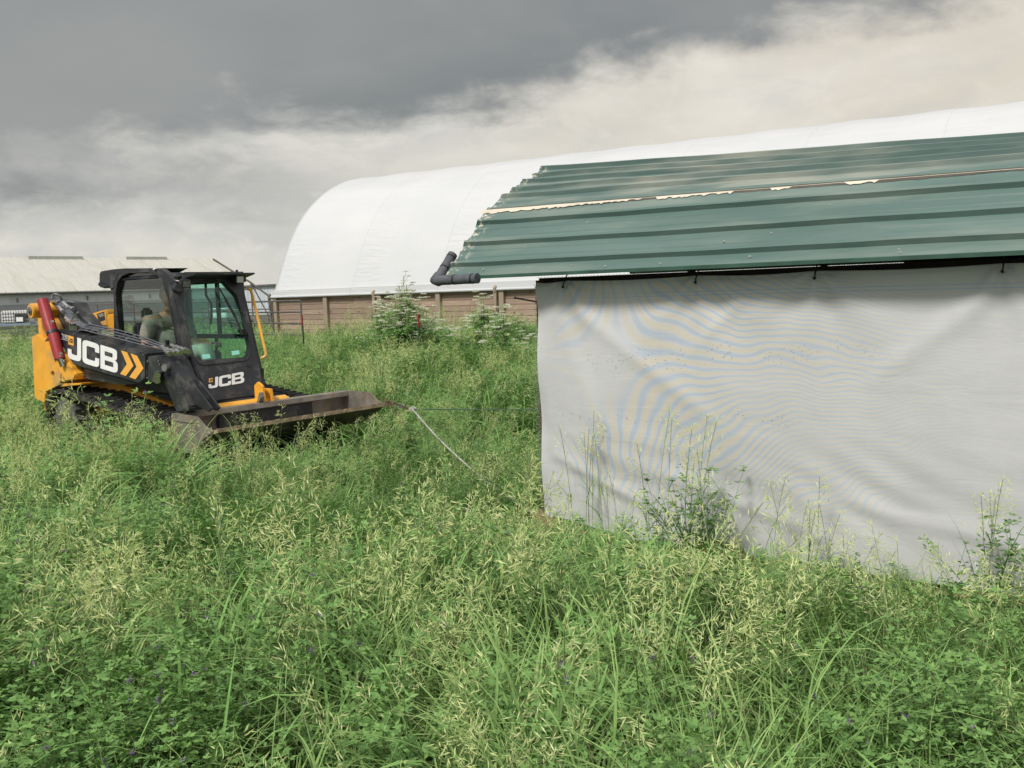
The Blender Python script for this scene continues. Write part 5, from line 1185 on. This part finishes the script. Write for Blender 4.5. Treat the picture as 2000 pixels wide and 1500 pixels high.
# smooth random field for patches
_g = RNG.random((64, 64))
def field(x, y, s, ox=0.0):
    x = x / s + 20 + ox; y = y / s + 20 + ox * .7; i = np.floor(x).astype(int); j = np.floor(y).astype(int); u = x - i; v = y - j; u = u * u * (3 - 2 * u); v = v * v * (3 - 2 * v)
    g = lambda a, b: _g[a % 64, b % 64]
    return (g(i, j) * (1 - u) + g(i + 1, j) * u) * (1 - v) + (g(i, j + 1) * (1 - u) + g(i + 1, j + 1) * u) * v
def shelter_xy(x, y): dx, dy = x - SA.x, y - SA.y; return dx * SE.x + dy * SE.y, dx * SN.x + dy * SN.y
def loader_xy(x, y): dx, dy = x - LO.x, y - LO.y; return dx * LX.x + dy * LX.y, dx * LY.x + dy * LY.y
def barn_xy(x, y): dx, dy = x - BP.x, y - BP.y; return dx * BE.x + dy * BE.y, dx * BN.x + dy * BN.y
def sample(dens_fn, near, far, scale_m=1.0):
    """random ground points in the wedge the camera (and a step to either side of it) sees"""
    out = []
    edges = np.geomspace(near, far, 16)
    for d0, d1 in zip(edges[:-1], edges[1:]):
        half = .66 * d1 + 1.3; area = 2 * half * (d1 - d0); n = int(area * dens_fn((d0 + d1) / 2)); x = RNG.uniform(-half, half, n); y = RNG.uniform(d0, d1, n); out.append(np.stack([x, y], 1))
    return np.concatenate(out)
def height_factor(x, y):
    h = .62 + .40 * field(x, y, 1.7, 3) + .12 * field(x, y, .5, 9)
    sx, sy = shelter_xy(x, y)
    near_sh = np.clip(.36 + .28 * -sy, .3, 1); h = np.where((sy < 0) & (sx > -.35) & (sy > -3), h * near_sh, h)
    lane = (sx > -3.7) & (sx <= .3) & (sy > -.5) & (sy < 2.6); h = np.where(lane, h * .70, h)
    lane2 = (sx > -3.2) & (sx <= -.35) & (sy > -1.5) & (sy <= -.5); h = np.where(lane2, h * .70, h)
    lx, ly = loader_xy(x, y)
    h = np.where((lx > -3.9) & (lx < .6) & (ly < 0.0) & (ly > -1.2), h * .95, h)
    h = np.where((lx > -.9) & (lx < .28) & (ly > -.5) & (ly < 2.3), h * .62, h)
    h = np.where((lx >= .28) & (lx < 1.2) & (ly > -1.0) & (ly < 1.7), h * (1.06 + .34 * (field(x, y, .38, 5) > .5)), h)
    near = np.clip((3.6 - y) / 2.0, 0, 1); h = h * (1 - .30 * near)
    bx, by = barn_xy(x, y); h = h * (1 + .45 * np.clip((by + 9) / 8, 0, 1) * np.clip((bx - 2) / 8, 0, 1))
    return h
def keep_mask(x, y, r=0.0):
    sx, sy = shelter_xy(x, y); lx, ly = loader_xy(x, y); bx, by = barn_xy(x, y)
    ok = ~((sx > -.1 - r) & (sx < 7.3) & (sy > -.06 - r) & (sy < 2.4 + r))
    ok &= ~((lx > -3.75 - r) & (lx < -.1 + r) & (ly > -.02 - r) & (ly < 2.13 + r))
    ok &= ~((bx > -.2) & (by > -.15)); ok &= (np.hypot(x, y) > 1.2)
    yr = 44 + 4 * np.sin((x + 60) / 90 * 5); ok &= ~((np.abs(y - yr) < 5.0) & (x < 28)); ok &= ~((x < -12) & (y > 39))
    return ok
def broadened(p):
    p.m = [BR_ if k == BL_ else k for k in p.m]; return p
def place(name, label, protos, P_, prob, hmul, jit=.12, rmask=.0, ztilt=.16, sfar=0.0):
    x, y = P_[:, 0], P_[:, 1]; ok = keep_mask(x, y, rmask) & (RNG.random(len(x)) < prob(x, y)); x, y = x[ok], y[ok]; n = len(x)
    h = height_factor(x, y) * hmul * (1 + RNG.normal(0, jit, n)) * (1 + sfar * np.clip((y - 10) / 25, 0, 1))
    z = np.array([gz(a, b) for a, b in zip(x, y)]) - .01
    tx = RNG.normal(0, ztilt, n) + 1.1 * (field(x, y, .9, 21) - .5); ty = RNG.normal(0, ztilt, n) + 1.1 * (field(x, y, .8, 27) - .35)
    rot = np.array([(Matrix.Rotation(b, 3, 'Y') @ Matrix.Rotation(a, 3, 'X') @ Matrix.Rotation(c, 3, 'Z')).to_euler()[:] for a, b, c in zip(tx, ty, RNG.uniform(0, 6.28, n))])
    print('VEG', name, n)
    return scatter(name, label, protos, np.stack([x, y, z], 1), RNG.integers(0, len(protos), n), rot, h)

dens = lambda d, near, far: near / (1 + (d / 5.0) ** 1.45) + far
Pg = sample(lambda d: dens(d, 95, 7), 1.2, 40)
Pb = sample(lambda d: dens(d, 62, 8), 1.2, 40)
Pa = sample(lambda d: dens(d, 110, 8), 1.2, 40)
Pw = sample(lambda d: dens(d, 15, .6), 1.2, 34)
Pt = sample(lambda d: dens(d, 40, 1.0), 1.2, 14)
seedf = lambda x, y: np.clip((field(x, y, 1.15, 1) * .7 + field(x, y, .42, 8) * .3 - .42) * 4.2, .05, 1)
def brome_p(x, y):
    sx, sy = shelter_xy(x, y); p = seedf(x, y); p = np.where((sy > -.85) & (sy < 0) & (sx > 0), p * .14, p); p = p * .72 * np.clip(.42 + (y - 2.2) / 3.0, .34, 1) * np.where(y > 11, .75, 1)
    lx, ly = loader_xy(x, y); p = np.where((lx > .25) & (lx < 1.5) & (ly > -.8) & (ly < 1.9), np.maximum(p, .75 * (field(x, y, .4, 31) > .35)), p); p = np.where((lx > -3.6) & (lx < .3) & (ly > -1.2) & (ly < 0), np.maximum(p, .6), p)
    return p * np.where((x > .9) & (y < 3.6), .5, 1)
place('meadow_grass', 'tangled green meadow grass filling the whole field', [proto_grass_tuft(100 + i, 24, (.60, .74, .86)[i % 3], (.0075 if i % 3 else .013), (1.1, 3.3)) for i in range(9)], Pg, lambda x, y: np.clip(.35 + .8 * field(x, y, 1.4, 6), 0, 1), .98, ztilt=.22)
place('broad_bladed_grass', 'bright broad arching grass blades in the foreground', [broadened(proto_grass_tuft(150 + i, 16, .66, .0145, (1.2, 3.3))) for i in range(7)], Pt, lambda x, y: np.clip(field(x, y, .9, 17) * 1.9 - .35, 0, 1), 1.05, ztilt=.25)
place('brome_seed_heads', 'pale yellow green seed heads standing above the meadow', [proto_brome(200 + i, 3, .84, .08, 1.0, .05 + .25 * (i % 4 == 0)) for i in range(10)], Pb, brome_p, 1.0, ztilt=.14, sfar=.15)
place('alfalfa', 'dark green alfalfa with small purple flowers between the grasses', [proto_alfalfa(300 + i, 6, (.50, .58, .64)[i % 3], .22) for i in range(9)], Pa, lambda x, y: np.clip(1.15 - .95 * seedf(x, y), .25, 1) * np.where(y < 4, .78, .95), 1.02, ztilt=.14)
place('leafy_weeds', 'bright green broad leaved weeds low among the grass', [proto_broad(400 + i) for i in range(5)], Pw, lambda x, y: np.clip(field(x, y, 1.1, 12) * 1.6 - .3, 0, 1), 1.1, ztilt=.2)

# tall clumps standing by themselves against the curtain
def mesh_plant(p, name, parts):                      # parts: {part name: material slots}
    o = empty(name)
    for pn, slots in parts.items():
        idx = [i for i, mi in enumerate(p.m) if mi in slots]
        if not idx: continue
        vs = []; fs = []; tn = []; mi2 = []
        for i in idx: k = len(vs); vs += [p.v[j] for j in p.f[i]]; tn += [p.t[j] for j in p.f[i]]; fs.append(tuple(range(k, k + len(p.f[i])))); mi2.append(slots.index(p.m[i]))
        me = bpy.data.meshes.new(pn); me.from_pydata(vs, [], fs); me.polygons.foreach_set('material_index', mi2); c = link(pn, me, o, [VM[s] for s in slots])
        A = me.attributes.new('tint', 'FLOAT', 'POINT'); A.data.foreach_set('value', tn)
    return o
GP = {'seed_heads': [SD_], 'stems': [ST_], 'leaves': [BL_, TH_, AL_], 'flowers': [PU_]}
def tall(px, py, off, H, n, seed, label, leafy=0, alf=0, lean=(.05, .5), pan=.2, rad=.08, dry=.15, dens_=1.0):
    p = P(seed); r = p.r
    for _ in range(n): a = r.uniform(0, 6.28); q = r.uniform(0, rad); p.brome((math.cos(a) * q * 1.6, math.sin(a) * q * .6, 0), H * r.uniform(.72, 1.08), r.uniform(*lean), r.choice((-.4, .2, 2.6, 3.4)) + r.uniform(-.5, .5), dens_, dry, pan * r.uniform(.75, 1.1))
    for _ in range(leafy): a = r.uniform(0, 6.28); p.blade((math.cos(a) * .05, math.sin(a) * .03, .02), r.choice((0, 3.14)) + r.uniform(-.8, .8), H * r.uniform(.5, .8), .012, r.uniform(.3, 1.5), BL_, r.uniform(-.1, .2), rise=r.uniform(1.2, 1.5))
    for _ in range(alf): p.alfalfa((r.uniform(-.22, .22), r.uniform(-.10, .10), 0), H * r.uniform(.45, .68), .3, 1.2)
    o = mesh_plant(p, 'tall_grass_clump', GP); b_ = onplane(px, py, SA + SN * off, SN); o.location = (b_.x, b_.y, 0)
    tag(o, label, 'grass clump', 'tall grass clumps in front of the curtain')
tall(1140, 1000, -.22, .92, 6, 31, 'sparse thin seeding grass clump by the left edge of the curtain', lean=(.02, .3), rad=.10, dens_=.7)
tall(1205, 1000, -.25, .70, 2, 32, 'single short wispy grass clump between the left edge clump and the big leafy clump', lean=(.02, .3), dens_=.6)
tall(1345, 1000, -.42, .98, 9, 33, 'largest leafy clump of grass with drooping pale heads in front of the curtain', leafy=60, alf=22, pan=.24, rad=.15)
tall(1500, 1040, -.32, .72, 4, 34, 'thin clump of arching seed heads right of the big leafy clump', lean=(.3, .9), pan=.2)
tall(1570, 1040, -.30, .66, 5, 35, 'upright clump of seed heads in the middle of the curtain foot', lean=(.05, .4), pan=.2)
tall(1650, 1060, -.22, .50, 3, 36, 'short brownish grass clump near the middle of the curtain foot', lean=(.02, .3), dry=.7, dens_=.5, pan=.14)
tall(1925, 1100, -.45, .84, 4, 37, 'upright pale headed grass clump near the right edge of the curtain', leafy=10, alf=12, lean=(.02, .25), pan=.22)

# hemlock like white flowered plants by the board wall
def umbel_plant(seed, H, n, label, px, depth):
    p = P(seed); r = p.r
    for _ in range(n):
        a = r.uniform(0, 6.28); q = r.uniform(0, .55); b0 = Vector((math.cos(a) * q, math.sin(a) * q, 0)); h = H * (1 - .5 * q / .55) * r.uniform(.8, 1.05)
        top = b0 * 1.25 + Vector((0, 0, h)); p.ribbon([b0, b0.lerp(top, .5), top], .014, ST_, .1, Vector((1, 0, 0)))
        for k in range(11):
            th = r.uniform(0, 6.28); t = r.uniform(.40, 1.08); q0 = b0.lerp(top, t * .9); e = q0 + Vector((math.cos(th) * .22, math.sin(th) * .22, .20)) * r.uniform(.5, 1.1); p.ribbon([q0, e], .006, ST_, .1, Vector((1, 0, 0)))
            for _ in range(44): u = r.uniform(0, 6.28); rr = r.uniform(0, .085); c = e + Vector((math.cos(u) * rr, math.sin(u) * rr, r.uniform(-.01, .012))); p.spikelet(c, Vector((r.uniform(-1, 1), r.uniform(-1, 1), .4)), .022, .016, UM_, r.random())
        for k in range(34):
            t = r.uniform(.05, .8); th = r.uniform(0, 6.28); q0 = b0.lerp(top, t); d = Vector((math.cos(th), math.sin(th), .3))
            for z in range(7): c = q0 + d * (.05 + .05 * z) + Vector((0, 0, -.006 * z * z)); [p.tri(c, Vector((math.cos(th + sg), math.sin(th + sg), 0)), .055, .026, BR_ if r.random() < .8 else AL_, r.uniform(0, .5)) for sg in (1.1, -1.1)]
    o = mesh_plant(p, 'flowering_weed', {'flowers': [UM_], 'stems': [ST_], 'leaves': [AL_, BR_]}); b_ = onplane(px, 640, (0, depth, 0), (0, 1, 0)); o.location = (b_.x, b_.y, 0)
    tag(o, label, 'plant', 'white flowered weeds by the board wall')
umbel_plant(51, 2.15, 22, 'tallest white flowered weed, in front of the second bracket of the board wall', 795, 22)
umbel_plant(52, 1.7, 13, 'white flowered weed just left of the tallest one', 748, 23)
umbel_plant(53, 1.35, 7, 'small white flowered weed between the red topped post and the wall', 850, 23)
umbel_plant(54, 1.75, 9, 'dark leaved white flowered weed right of the red topped post', 940, 22)
umbel_plant(55, 1.45, 7, 'white flowered weed nearest the shelter corner', 985, 20)
